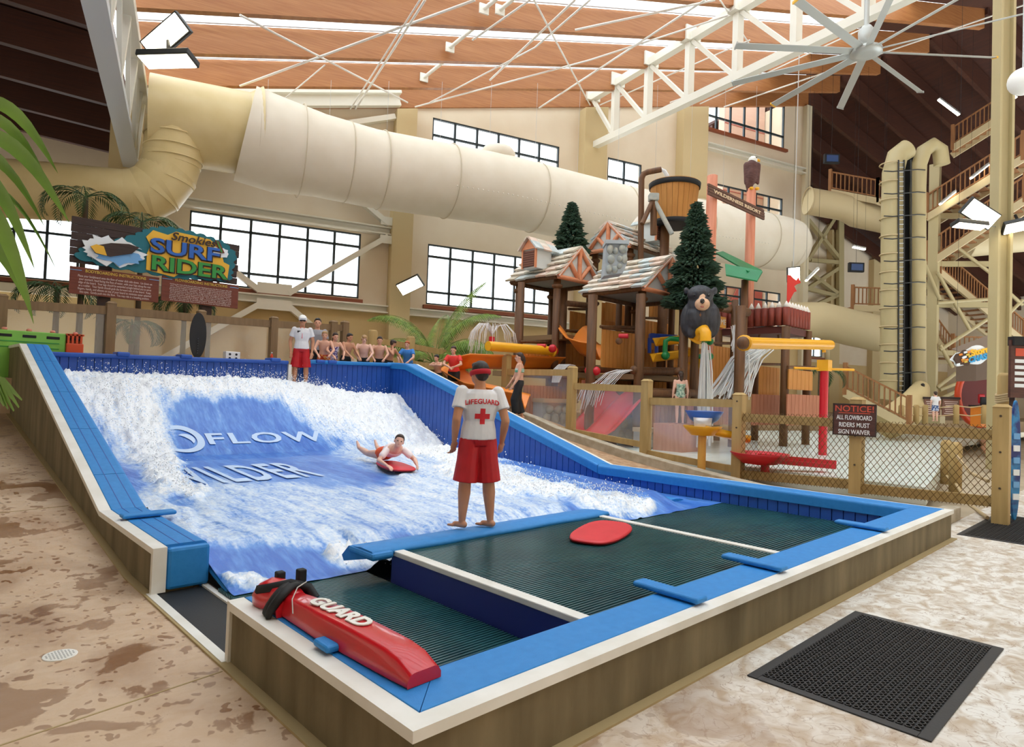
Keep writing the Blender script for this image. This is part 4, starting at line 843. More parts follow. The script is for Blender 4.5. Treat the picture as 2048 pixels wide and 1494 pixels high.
obj('underline',MB().obox(o_+ey*(.21*hS)+nrm*.024,ex*(wS*.36),ey*.006,nrm*.002),M_sgnr,t)
# rear fence along the deck behind the pool
f = thing('timber_fence','grey brown timber fence with plexiglass along the rear deck','fence',(3,15.9,1.8))
BP = [(5,588),(223,603),(403,620),(548,633),(667,641),(690,642)]; Ps = []
for px,pt in BP:
    P = pY(px,pt,15.9); zt = P.z; P.z = 1.75; Ps.append((P,zt)); post(P,zt,.2,M_postd,f)
for (P,za),(Q,zb) in zip(Ps[:-1],Ps[1:]):
    rail(P,Q,za-.22,zb-.22,.2,M_postd,f); rail(P,Q,1.98,1.98,.14,M_postd,f)
    obj('plexiglass_panel',MB().slab((P.x,P.y+.05,2.0),(Q.x,Q.y+.05,2.0),(Q.x,Q.y+.05,zb-.25),(P.x,P.y+.05,za-.25),(0,.01,0)),M_plex,f)
f = thing('timber_fence','low timber fence with round topped posts behind the spectators','fence',(11,17,1.8)); Ps = []
for px,pt in ((746,660),(822,673),(905,690)):
    P = pY(px,pt,17.0); zt = P.z; P.z = 1.75; Ps.append((P,zt)); obj('post',MB().lathe([(.16,0),(.16,zt-P.z-.06),(.12,zt-P.z)],P,14),M_post,f)
for (P,za),(Q,zb) in zip(Ps[:-1],Ps[1:]): rail(P,Q,za-.35,zb-.35,.2,M_post,f); rail(P,Q,za-.95,zb-.95,.2,M_post,f)
# ================================================================ the big painted ride sign
SY = 16.4
def sp(x,y,dy=0): return pY(x,y,SY+dy)
M_bd = mat('dark brown planks','33221F',.7,col2='40302A',sc=4,st=(.4,1,7)); M_bd2 = mat('reddish brown panel','6A3222',.65,col2='783A28',sc=4,st=(.4,1,7)); M_teal = mat('teal paint','0E6A78',.6); M_yel = mat('yellow paint','E9B437',.6)
M_sb = mat('blue lettering paint','2262B8',.5); M_gr = mat('green lettering paint','2C8F3C',.5); M_ylt = mat('pale yellow lettering','D8B84A',.6); M_wht = mat('white sign paint','E8EEF2',.6); M_lb = mat('light blue paint','6FA8DC',.6); M_lt = mat('pale pink lettering','E2CFC8',.7)
s0 = sp(147,436); t = thing('ride_sign','carved surf rider sign with instruction panels on dark posts','sign',(s0.x,SY,1.8))
tl,tr,br,bl = sp(147,436),sp(476,486),sp(474,563),sp(144,532)
x0,x1 = tl.x,tr.x; zT = (tl.z+tr.z)/2; zB = (bl.z+br.z)/2; n = 6
for k in range(n):
    a = zB+(zT-zB)*k/n; b = zB+(zT-zB)*(k+1)/n; obj('plank',MB().box(x0-rnd(0,.04),x1+rnd(0,.05),SY,SY+.06,a+.006,b-.006),M_bd,t)
for px in (210,415): P = sp(px,560,.12); obj('post',MB().box(P.x-.13,P.x+.13,SY+.06,SY+.25,1.75,zT-.3),M_bd,t)
def panel(pts,m): 
    q = [sp(*p) for p in pts]; xa,xb = (q[0].x+q[3].x)/2,(q[1].x+q[2].x)/2; za,zb = (q[0].z+q[1].z)/2,(q[2].z+q[3].z)/2; obj('instruction_panel',MB().box(xa,xb,SY-.03,SY+.03,zb,za),m,t); return xa,xb,za,zb
EXs,EYs = V((1,0,0)),EZ
T1 = ['Place your bodyboard onto the flow of water slick side down.  Lie down on','your stomach, head facing the flow of water, with your hips along the rear','edge of the board.  Your legs should be extended straight behind you to serve','as a rudder.  Your hands should grab the forward rails of the board.  Keep','fingers, hands, and elbows on top of your board to minimize water splashed','into eyes.  Gently push into the flow.  You may ride in a kneeling position.']
T2 = ['Holding the nose of the board, place your flowboard onto the flow of water slick side','down.  Place your back foot approximately at the tail of the board, and position your front','just above the midpoint of the board.  Place your weight primarily on your back foot.','Gently push into the flow.  Remember:  keep your weight on your back foot at all times.','Avoid jumping into or entering the ride at high speed; avoid weight on your front foot -','You will wipe out!  Steer your board into the center of the flowing water.  You can','control your board by gently shifting your weight.  Try to keep your board pointed in the','direction of the oncoming flow of water.  Edge control is the key.  Keep weight on your','back foot.  If you wipe out, do not hold your board.  Release board immediately, cover','your head, and keep limbs close to body and try to lessen the impact with feet first.']
for pts,head,T in ((((139,533),(317,554),(317,603),(138,589)),'BODYBOARDING INSTRUCTIONS',T1),(((324,554),(476,568),(475,620),(322,598)),'FLOWBOARDING INSTRUCTIONS',T2)):
    xa,xb,za,zb = panel(pts,M_bd2); w_,h_ = xb-xa,za-zb; cx = (xa+xb)/2
    put_text('heading',head,h_*.155,M_ylt,t,(cx,SY-.03,za-h_*.12),EXs,EYs,xs=w_*.74/(len(head)*h_*.155*.66),lift=.003,offset=.001)
    for s_ in (-1,1): obj('heading_dash',MB().box(cx+s_*w_*.44-.12,cx+s_*w_*.44+.12,SY-.04,SY-.03,za-h_*.13,za-h_*.11),M_lb,t)
    for k,l in enumerate(T): put_text('text_line',l,h_*.72/len(T),M_lt,t,(cx,SY-.03,za-h_*(.26+.7*(k+.5)/len(T))),EXs,EYs,xs=w_*.95/(len(l)*(h_*.72/len(T))*.48),lift=.003,thick=.002)
W_,H_ = x1-x0,zT-zB
def blob(name,pts,dy,m,th=.05): # outline in sign fractions (0..1, 0..1 from the bottom)
    return obj(name,MB().prism([(x0+W_*a,zB+H_*b) for a,b in pts],(0,SY-dy,0),(1,0,0),(0,0,1),(0,-th,0)),m,t)
def wavy(pts,amp=.015,n=6):
    out = []
    for i in range(len(pts)):
        a,b = V(pts[i]).to_2d() if 0 else pts[i],pts[(i+1)%len(pts)]
        for k in range(n): u = k/n; nx_,ny_ = -(b[1]-a[1]),(b[0]-a[0]); L = math.hypot(nx_,ny_) or 1; o2 = -amp*abs(math.sin(u*PI*2)); out.append((a[0]+(b[0]-a[0])*u+nx_/L*o2*.6,a[1]+(b[1]-a[1])*u+ny_/L*o2*1.6))
    return out
blob('teal_splash',wavy([(.02,.12),(.2,.02),(.42,-.0),(.62,-.03),(.75,.03),(.95,.08),(.96,.35),(.98,.75),(.9,.98),(.78,1.06),(.64,1.1),(.52,1.1),(.42,1.0),(.34,.8),(.22,.58),(.06,.36)],.03),.0,M_teal)
blob('yellow_backing',[(.41,.05),(.58,-.03),(.62,.08),(.93,.1),(.94,.45),(.9,.5),(.87,.84),(.8,1.0),(.58,1.04),(.53,.93),(.44,.98),(.4,.8),(.43,.62),(.41,.42)],.05,M_yel,.03)
def stext(nm,s,cx,cz,sz,m,w,sh=0,d=.09): 
    vs,_ = text_geo(s,sz*H_,'CENTER',.012,1.0,sh); ww = max(v.x for v in vs)-min(v.x for v in vs)
    put_text(nm,s,sz*H_,M_bd,t,(x0+W_*cx+.012,SY-d,zB+H_*cz-.015),EXs,EYs,xs=w*W_/ww,shear=sh,offset=.03,thick=.02,lift=0)
    put_text(nm,s,sz*H_,m,t,(x0+W_*cx,SY-d-.02,zB+H_*cz),EXs,EYs,xs=w*W_/ww,shear=sh,offset=.012,thick=.02,lift=0)
stext('word_surf','SURF',.645,.62,.46,M_sb,.44); stext('word_rider','RIDER',.675,.22,.46,M_gr,.49); put_text('word_smokies','Smokies',.26*H_,M_bd,t,(x0+W_*.69,SY-.11,zB+H_*.91),EXs,EYs,shear=.25,offset=.004,thick=.02,lift=0,xs=1.15)
sp_ = [(.05,.25)]; rr_ = random.Random(5)
def spiky(cx,cz,rx,rz,n,amp): return [(cx+(rx*(1+amp*rr_.uniform(-1,1)*(k%2)))*math.cos(2*PI*k/n),cz+(rz*(1+amp*rr_.uniform(-1,1)*(k%2)))*math.sin(2*PI*k/n)) for k in range(n)]
blob('white_splash',spiky(.22,.34,.17,.3,44,.3),.05,M_wht,.04); blob('blue_splash',spiky(.24,.3,.13,.2,30,.35),.09,M_lb,.02)
blob('surfboard',[(.09,.38),(.12,.25),(.2,.22),(.32,.36),(.36,.52),(.3,.56),(.2,.52)],.11,M_bd,.04); blob('surfboard_tail',[(.09,.38),(.12,.25),(.18,.225),(.16,.42),(.12,.44)],.15,M_yel,.015)
blob('white_splash',spiky(.87,.72,.06,.12,26,.4),.06,M_wht,.03); blob('small_board',[(.83,1.0),(.86,.98),(.9,.72),(.87,.7)],.09,M_bd2,.03); blob('small_board_stripe',[(.84,.98),(.85,.97),(.885,.73),(.875,.72)],.12,M_gr,.01)
# odds and ends on the rear deck
p = pY(394,697,14.6); t = thing('flowboard','black flowboard standing upright against the rear fence','flowboard',(p.x,14.6,1.8)); a,b = pY(394,626,14.9),pY(394,717,14.9); cz = (a.z+b.z)/2
obj('deck',MB().prism([(.2*math.cos(q),(a.z-b.z)/2*math.sin(q)) for q in [2*PI*k/28 for k in range(28)]],(a.x,14.75,cz),(1,0,0),(0,0,1),(0,-.025,0)),M_black,t,bevel=.008)
mb = MB(); [mb.box(a.x-.01,a.x+.01,14.715,14.725,cz-.45+.06*k,cz-.43+.06*k) for k in range(7)]; obj('grip_dots',mb,mat('grey dots','4A4C50',.6),t)
p = pY(463,716,14.4); t = thing('control_box','white box with four round holes on the rear blue wall','box',(p.x,14.4,2.4)); z = p.z-.08
obj('case',MB().box(p.x-.18,p.x+.18,14.3,14.5,z,z+.24),M_white,t,bevel=.015)
for i in (-1,1):
    for j in (0,1): obj('hole',MB().cyl((p.x+i*.08,14.295,z+.07+.1*j),(p.x+i*.08,14.31,z+.07+.1*j),.03,12),M_strapb,t)
# green board rack with orange end at the far left
g0,g1 = pY(0,700,14.9),pY(160,700,14.9); M_lime = mat('lime green plastic','7FBF4E',.5); M_orr = mat('red orange plastic','D94F22',.5)
za,zb_ = pY(60,663,14.9).z,pY(60,697,14.9).z; t = thing('board_rack','lime green slotted board rack with an orange end','rack',(g0.x,14.9,1.8))
zl = lambda x:0
obj('panel',MB().box(g0.x-1.5,g1.x-.28,14.85,15.1,1.8,za),M_lime,t,bevel=.02)
for k in range(6): obj('slot',MB().box(g0.x-.9+k*.42,g0.x-.66+k*.42,14.84,14.86,za-.14,za-.08),M_strapb,t,bevel=.008); obj('peg',MB().lathe([(.05,0),(.05,.04),(.03,.06)],(g0.x-.78+k*.42,14.95,za),12),mat('pink peg','D98878',.5),t)
for zz in (.22,.34): obj('groove',MB().box(g0.x-.5,g1.x-.4,14.84,14.86,za-zz-.02,za-zz),M_gr,t)
obj('orange_end',MB().box(g1.x-.28,g1.x+.05,14.8,15.1,1.8,za-.2),M_orr,t,bevel=.02)
for k in range(4): obj('end_bar',MB().box(g1.x-.26+k*.08,g1.x-.22+k*.08,14.8,15.1,za-.2,za),M_orr,t)
obj('end_top',MB().box(g1.x-.28,g1.x+.05,14.8,15.1,za-.03,za+.01),M_orr,t)
# ================================================================ roof steel, ducts, fan
# right-hand truss: chords along e2 at e1 = 14.65
t = thing('roof_truss','cream steel roof truss running from the wall pilaster to the ceiling fan','truss',B(14.65,10,14))
zb = lambda b:14.42-.058*b; zt = lambda b:16.95-.052*b
obj('bottom_chord',MB().bar(B(14.65,.3,zb(.3)),B(14.65,24,zb(24)),.34,.3),M_steel,t); obj('top_chord',MB().bar(B(14.65,-.1,zt(0)),B(14.65,24,zt(24)),.34,.32),M_steel,t)
nodes = [.1]+[b-.12 for b in BEAMS[1:10]]
for i,b in enumerate(nodes):
    if b>.5: obj('web_post',MB().bar(B(14.65,b,zb(b)),B(14.65,b,zt(b)),.3,.26,E2),M_steel,t)
    obj('joint_plate',MB().obox(B(14.65,b,zt(b)+.12),E1*.38,E2*.2,EZ*.3),M_steel,t)
    if i+1<len(nodes): c = nodes[i+1]; obj('web_diagonal',MB().bar(B(14.65,b+.1,zt(b)-.1),B(14.65,c-.1,zb(c)+.1),.16,.16),M_steel,t)
# left-hand truss at e1 = -5.3
t = thing('roof_truss','pale steel truss between the dark roof bay and the skylights','truss',B(-5.3,8,10)); 
zb2 = lambda b:9.55+.05*b; zt2 = lambda b:roofz(-5.3)-.05
obj('bottom_chord',MB().bar(B(-5.3,.2,zb2(.2)),B(-5.3,24,zb2(24)),.5,.22),mat('grey white steel','C9CDD0',.45),t); obj('top_chord',MB().bar(B(-5.0,.2,zt2(0)),B(-5.0,24,zt2(0)),.4,.3),M_steel,t)
for i,b in enumerate([1.2]+BEAMS[1:10]):
    obj('web_post',MB().bar(B(-5.15,b,zb2(b)),B(-5.0,b,zt2(b)),.2,.2,E2),M_steel,t); obj('beam_bracket',MB().obox(B(-5.62,b-.12,lz(-5.6)+.4),E1*.1,E2*.28,EZ*.48),M_steel,t)
    obj('web_diagonal',MB().bar(B(-5.1,b+.2,zb2(b)),B(-5.0,b+2.4,zt2(b)),.12,.12),M_steel,t)
    for u in (-.18,.18):
        for w_ in (.1,.35,.6): obj('bracket_bolt',MB().cyl(B(-5.74,b-.12+u,lz(-5.6)+w_),B(-5.71,b-.12+u,lz(-5.6)+w_),.035,6),M_bolt,t)
# tie rods and struts under the roof
def onroof(px,py,dz=-.12):
    d = ray(px,py); q = CO-W0; t_ = (14.32+dz+.236*(q.dot(E1)-5.39)-EYE)/(d.z-.236*d.dot(E1)); return CO+d*t_
M_rod = mat('white painted rod','E9E6DE',.4)
RODS = [((480,30),(815,205),.035),((480,172),(950,0),.04),((850,0),(700,235),.04),((690,235),(840,0),.03),((1060,0),(945,80),.035),((1068,0),(1180,210),.035),((830,214),(1180,120),.035),((1180,120),(1490,20),.035),((860,205),(1070,95),.03),((1070,95),(1180,0),.035),
 ((980,160),(1150,0),.04),((1075,218),(1410,0),.04),((1150,60),(1430,0),.04),((1340,205),(1600,110),.03),((1430,220),(2048,10),.04),((1200,210),(1500,80),.03),((1440,0),(1500,90),.03),((1400,208),(1720,60),.03),((650,130),(560,205),.025)]
for k,(a,b,r) in enumerate(RODS):
    P,Q = onroof(*a),onroof(*b); bp,bq = bc(P)[1],bc(Q)[1]
    if bp<.3: P = Q+(P-Q)*((bq-.3)/(bq-bp))
    elif bq<.3: Q = P+(Q-P)*((bp-.3)/(bp-bq))
    o = obj('tie_rod',MB().cyl(P,Q,r,8),M_rod); tag(o,'thin white steel tie rod crossing under the skylight roof','rod','white tie rods under the roof')
for k,(x,y) in enumerate(((900,95),(968,18),(848,155),(1000,20))):
    P = onroof(x,y,.4); o = thing('strut','white round strut with a square end plate on a roof beam','strut',P,'plated struts on the beams'); obj('end_plate',MB().obox(P,E1*.17,EZ*.17,E2*.03),M_steel,o); obj('pipe',MB().cyl(P,P+E2*1.2+E1*.7+EZ*.55,.07,10),M_steel,o)
# round fabric duct along the wall
M_fab = mat('cream fabric duct','E4DBC8',.8,col2='E9E1D0',sc=1.2,bump=.05,bsc=6); M_sheet = mat('yellow sheet metal duct','D8C48E',.42,col2='DECB98',sc=1.5); M_seam = mat('duct seam','CFC3AA',.7)
def dpt(px,py,b=2.9): return bw(px,py,b)
ax = [dpt(x,y) for x,y in ((490,268),(560,293),(640,312),(745,338),(1000,380),(1250,437),(1500,476),(1570,489))]
t = thing('air_duct','huge cream fabric air duct running along the back wall','duct',B(8,2.9,8))
zax = [(bc(p)[0],bc(p)[2]) for p in ax]
rad = [1.68,1.66,1.5,1.47,1.47,1.47,1.47,1.42]
def dz(a):
    for (a0,z0),(a1,z1) in zip(zax[:-1],zax[1:]):
        if a0<=a<=a1: return z0+(z1-z0)*(a-a0)/(a1-a0)
    return zax[0][1] if a<zax[0][0] else zax[-1][1]
P = [B(a,2.9,z) for a,z in zax]
obj('duct_skin',MB().tube(P,rad,40,False),M_fab,t); e_ = P[-1]
obj('end_dome',MB().lathe([(1.42,0),(1.38,.35),(1.15,.75),(.7,1.0),(.01,1.08)],e_,36,axis=(P[-1]-P[-2])),M_fab,t)
for a in (-1.3,.2,1.9,3.2,6.0,10.0,14.6,19.2,23.6):
    if a>zax[0][0]: rr = 1.5 if a>1.5 else 1.66; p = B(a,2.9,dz(a)); obj('seam_ring',MB().tube([p+EZ*(rr*math.cos(q))+E2*(rr*math.sin(q)) for q in [2*PI*k/40 for k in range(41)]],.018,5,False),M_seam,t)
mb = MB(); a = 5.9
while a<23:
    mb.ell(B(a,2.9+1.36,dz(a)-.56),.028,6); a += .22
o = obj('vent_holes',mb,mat('vent eyelet','F4EFE4',.6),t); o['kind'] = 'stuff'
obj('top_collar',MB().lathe([(.75,0),(.75,.3),(.6,.5),(.01,.62)],B(8.2,2.9,dz(8.2)+1.25),28),M_fab,t)
for k in range(12):
    a = -1+2.2*k; p = B(a,2.9,dz(a)+1.4); q = B(a,2.9,roofz(a)); obj('hanger_wire',MB().cyl(p,q,.006,4),M_alu,t)
# yellow sheet metal part with the elbow, passing through to the left bay
t = thing('metal_duct','yellow sheet metal duct with a segmented elbow under the left truss','duct',B(-4,2.9,9))
s0,s1 = dpt(300,235,2.9),dpt(500,270,2.9)
obj('straight_duct',MB().tube([s0,s1],[1.4,1.42],36,True),M_sheet,t); obj('flare',MB().tube([s1-(s1-s0).normalized()*.05,s1+(s1-s0).normalized()*.35],[1.42,1.7],36,False),M_sheet,t)
c0 = dpt(348,285,3.3); pts = [c0+EZ*.4,c0-EZ*.1]; el = [(345,318),(335,350),(312,378),(283,392),(252,395)]
pts += [dpt(x,y,3.3) for x,y in el]; pts.append(dpt(130,385,3.3)); pts.append(dpt(-60,372,3.3))
for i in range(len(pts)-1):
    d_ = (pts[i+1]-pts[i]).normalized()*.22; obj('elbow_segment',MB().tube([pts[i]-d_,pts[i+1]+d_],[.88,.88],30,True),M_sheet,t)
for dz_ in (.15,-.25,-.62): p = c0+EZ*dz_; obj('elbow_rib',MB().tube([p+V((.9*math.cos(q),.9*math.sin(q),0)) for q in [2*PI*k/30 for k in range(31)]],.025,5,False),M_sheet,t)
# big ceiling fan
hub = pd(1732,104,18.5); t = thing('ceiling_fan','huge ten bladed grey ceiling fan hanging from the truss','fan',hub); M_fan = mat('grey fan metal','B9BCB8',.4,metal=.3)
obj('hub',MB().lathe([(.2,-.1),(.42,-.06),(.42,.06),(.2,.12)],hub,24),M_fan,t); obj('motor',MB().lathe([(.2,.1),(.22,.6),(.12,.75)],hub,18),M_fan,t); obj('drop_rod',MB().cyl(hub+EZ*.7,hub+EZ*3.6,.07,10),M_fan,t)
a0 = math.atan2(CR.y,CR.x)+.02
for k in range(10):
    d = V((math.cos(a0+k*PI/5),math.sin(a0+k*PI/5),0)); s_ = EZ.cross(d)*.1+EZ*.035; bl = MB().slab(hub+d*.35-s_,hub+d*3.75-s_,hub+d*3.75+s_,hub+d*.35+s_,EZ*.02); obj('blade',bl,M_fan,t)
    obj('blade_tip',MB().obox(hub+d*3.76+EZ*.01,d*.02,s_*1.05,EZ*.03),M_yel if k%3==0 else M_fan,t)
# flood lights
def roof_at(P): a = bc(P)[0]; return (rz(a) if a>30.6 else roofz(a) if a>-5.3 else lz(a))+.3
def flood(c,fwd,up,w,h,label,group,power=60):
    t = thing('flood_light',label,'light',c,group); f = V(fwd).normalized(); u = V(up); u = (u-f*u.dot(f)).normalized(); s = f.cross(u); c = V(c)
    obj('housing',MB().obox(c-f*.06,s*(w/2+.04),u*(h/2+.04),f*.07),mat('black lamp housing','20211F',.5),t,bevel=.02); m = mat('lit lamp glass','FFF3D6',.3,emit=9); obj('lamp_glass',MB().obox(c+f*.015,s*(w/2),u*(h/2),f*.01),m,t)
    obj('bracket',MB().bar(c-f*.1,c-f*.45-u*.1,.06,.06),mat('black lamp housing','20211F',.5),t)
    return t
def flight(x,y,D,ang_,w,h,tilt,label,group,hold=None):
    c = pd(x,y,D); r = CR*math.cos(ang_)+CU*math.sin(ang_); n = (-CF*math.cos(tilt)-EZ*math.sin(tilt)); t = flood(c,n,r.cross(n) if abs(r.dot(n))<.95 else EZ,w,h,label,group)
    if hold is not None: obj('support_arm',MB().bar(c-n*.1,hold if hold!='roof' else V((c.x,c.y,roof_at(c))),.03,.03),M_alu,t)
    return t
flight(330,73,14,.62,1.0,.42,.35,'bright rectangular flood light on the left roof truss','flood lights')
flight(335,122,14,.3,1.1,.4,1.35,'thin edge on flood light below the bright one','flood lights')
flight(820,571,27,.55,1.0,.5,.6,'lit flood light on the tan pilaster above the palm','flood lights')
# ================================================================ play structure
M_log = mat('brown stained log','53351B',.6,col2='724B28',sc=3,st=(4,4,.4),lo=.3,hi=.7,bump=.2,bsc=12,bst=(2,2,.2)); M_brd = mat('orange stained board','C07C32',.65,col2='CC8D42',sc=3,st=(5,5,.4),lo=.3,hi=.7)
M_red2 = mat('reddish plank','A9684A',.7,col2='B97A5C',sc=3,st=(5,5,.4)); M_beam = mat('painted orange half log','D9875C',.55,col2='E29A72',sc=4); M_pan = mat('pale grey panel','D5DAD8',.7)
SH = [mat('shingle %d'%i,c,.7,col2=d,sc=5) for i,(c,d) in enumerate((('E2D8CA','D2C4B2'),('CBD2D0','B0BAB9'),('E0CBBB','D2B7A4'),('D2C8B6','BBAF9A')))]
M_shd = mat('shingle edge','A59A86',.8); M_shut = mat('brown shutter','6A4032',.7); M_stone = mat('boulder','B4B2A4',.8,col2='9AA09C',sc=6,bump=.2,bsc=10); M_mort = mat('grey mortar','A9B0B4',.8)
M_red = mat('glossy red plastic','C81C2C',.35); M_orange = mat('orange fibreglass','E8882E',.4); M_ylw = mat('yellow plastic','F0AE1E',.35); M_green = mat('green pipe','12803E',.35); M_blue = mat('blue plastic','1B3FA0',.35)
M_jet = clear('falling water','F4F8FA',tr=.5,rough=.2,op=.55)
tw = thing('play_tower','timber play tower with three shingled roofs, log posts and board walls','play structure',pd(1250,840,20))
def logp(P,z0,r=.14,parent=None,name='log_post'): o = obj(name,MB().lathe([(r,0),(r*1.02,(P.z-z0)*.5),(r,P.z-z0)],(P.x,P.y,z0),12),M_log,parent or tw); return o
def slopeshingles(o,bx,up,n,L,rows,per,parent):
    """o = eave start, bx = along the eave, up = full slope vector, n = normal"""
    bx = bx.normalized(); u = up.normalized(); S = up.length/rows; w = L/per
    for r in range(rows):
        off = (r%2)*.5*w
        for k in range(per+(r%2)):
            a = max(0,k*w-off); b = min(L,(k+1)*w-off)
            if b-a<.05: continue
            p = o+u*(S*r-.1)+n*rnd(.1,.14); q = o+u*(S*(r+1)+.03)+n*.0; e = rnd(-.02,.02)
            obj('shingle',MB().slab(p+bx*(a+.012)-u*e,p+bx*(b-.012)-u*e,q+bx*(b-.012),q+bx*(a+.012),n*.07),SH[random.randrange(4)],parent,bevel=0)
def house(N,a,b,al,bl,rise,parent,z0,rows=5,per=5,posts=True,over=.12):
    a,b = a.normalized(),b.normalized(); N = V(N); apex = N+a*(al/2)+EZ*rise; u1 = a*(al/2)+EZ*rise; u2 = -a*(al/2)+EZ*rise; n1 = u1.cross(b).normalized(); n1 = n1 if n1.z>0 else -n1; n2 = u2.cross(b).normalized(); n2 = n2 if n2.z>0 else -n2
    F = N-b*over; L = bl+2*over; ra = obj('roof_deck_board',MB().slab(F,F+b*L,F+u1+b*L,F+u1,n1*.03).slab(F+a*al,F+a*al+b*L,F+u1+b*L,F+u1,n2*.03),M_pan,parent)
    slopeshingles(F,b,u1,n1,L,rows,per,parent); slopeshingles(F+a*al,b,u2,n2,L,rows,per,parent)
    obj('gable_panel',MB().prism([(0,0),(al,0),(al/2,rise)],N,a,EZ,b*.05),M_pan,parent)
    f = N-b*.05
    for p,q in ((f,f+a*al),(f,f+u1),(f+a*al,f+u1),(f+a*(al/2),f+u1),(f+a*(al/2),f+u1*.5),(f+a*(al/2),f+a*al+u2*.5)): obj('gable_log',MB().tube([p,q],.075,8),M_beam,parent)
    for p,q in ((N,N+b*bl),(N+a*al,N+a*al+b*bl),(N+b*bl,N+b*bl+a*al)): obj('eave_log',MB().tube([p,q],.08,8),M_log,parent)
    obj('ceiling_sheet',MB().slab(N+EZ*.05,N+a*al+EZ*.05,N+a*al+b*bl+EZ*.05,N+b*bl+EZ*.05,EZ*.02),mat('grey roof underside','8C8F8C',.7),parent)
    if posts:
        for i in (.1,.9):
            for j in (.08,.92):
                P = N+a*(al*i)+b*(bl*j); logp(P,z0,.12,parent); obj('post_collar',MB().lathe([(.12,0),(.18,.06),(.18,.12),(.12,.16)],(P.x,P.y,P.z-.35),12),M_log,parent)
    return dict(N=N,a=a,b=b,al=al,bl=bl,u1=u1,n1=n1,F=F)
XX,YY = V((1,0,0)),V((0,1,0))
def hx(nx,ny,D,g,ap,bk,**k):
    N = pd(nx,ny,D); al = pY(*g,N.y).x-N.x; rise = pY(*ap,N.y).z-N.z; bl = pX(*bk,N.x).y-N.y; return house(N,XX,YY,al,abs(bl),rise,tw,.3,**k)
h1 = hx(1114,553,20.5,(1196,563),(1170,500),(1023,564)); h2 = hx(1283,577,18.8,(1386,592),(1337,514),(1168,588),rows=6,per=6)
N = pd(1262,492,22.0); al = pX(1175,506,N.x).y-N.y; rise = pX(1217,446,N.x).z-N.z; bl = pY(1350,508,N.y).x-N.x
h3 = house(N,YY,XX,al,bl,rise,tw,.3,per=6)
def dormer(h,fb,fu,w,d,hh):
    c = h['F']+h['b']*(h['bl']*fb)+h['u1']*fu; out = -h['a']; f = c+out*d; b_ = h['b']
    g = obj('dormer',MB().obox(f+EZ*(hh/2)-out*(d/2),b_*(w/2),out*(d/2+.1),EZ*(hh/2)),M_pan,tw)
    ff = f+out*.12; obj('shutter',MB().obox(ff+EZ*(hh/2),b_*(w*.45),out*.02,EZ*(hh*.42)),M_shut,g)
    for k in range(7): obj('louvre',MB().obox(ff+out*.02+EZ*(hh*(.14+.12*k)),b_*(w*.4),out*.012,EZ*.02),mat('louvre','7C5040',.6),g)
    for s_ in (-1,1): obj('dormer_frame',MB().bar(ff+b_*(s_*w*.48),ff+b_*(s_*w*.48)+EZ*hh,.06,.06,out),M_beam,g)
    ap = f+EZ*(hh+w*.55); e = [f+b_*(s_*(w*.62))+EZ*(hh-.06) for s_ in (-1,1)]
    for s_,p in zip((-1,1),e):
        u = ap-p; n = u.cross(out).normalized(); n = n if n.z>0 else -n
        for r in range(3):
            for k in range(3): q = p+u*(r/3)+out*(.25-k*.38)+n*.03; obj('shingle',MB().slab(q,q-out*.37,q-out*.37+u*.36,q+u*.36,n*.05),SH[random.randrange(4)],g)
    obj('dormer_gable',MB().prism([(-w*.58,0),(w*.58,0),(0,w*.55)],ff+EZ*hh,b_,EZ,out*.03),M_beam,g)
dormer(h1,.52,.3,.62,.5,.62); dormer(h3,.55,.38,.62,.5,.66)
# chimney on the front roof
c = pd(1227,552,18.2); ch = thing('stone_chimney','grey mock chimney with rounded boulders on the front shingled roof','chimney',c)
H0 = (552-490)/FPX*18.2; W_ = 44/FPX*18.2; r_ = V((CR.x,CR.y,0)).normalized(); f_ = V((-CF.x,-CF.y,0)).normalized()
obj('mortar_block',MB().prism([(-W_*.5,-.05),(W_*.35,.05),(W_*.52,.3),(W_*.52,H0),(-W_*.42,H0)],c+f_*.25,r_,EZ,-f_*.6),M_mort,ch); obj('chimney_cap',MB().obox(c+EZ*(H0+.02)+r_*(W_*.05),r_*(W_*.52),f_*.35,EZ*.05),M_mort,ch)
for x,y,a,b in ((-.25,.8,.1,.14),(-.02,.75,.07,.1),(.3,.82,.13,.13),(-.2,.48,.13,.13),(.18,.5,.07,.09),(.4,.5,.09,.13),(-.28,.15,.08,.13),(-.02,.15,.08,.11),(.18,.27,.05,.08),(.42,.8,.05,.08)): obj('boulder',MB().ell(c+f_*.26+r_*(x*W_)+EZ*(y*H0),(a,.09,b),12),M_stone,ch)
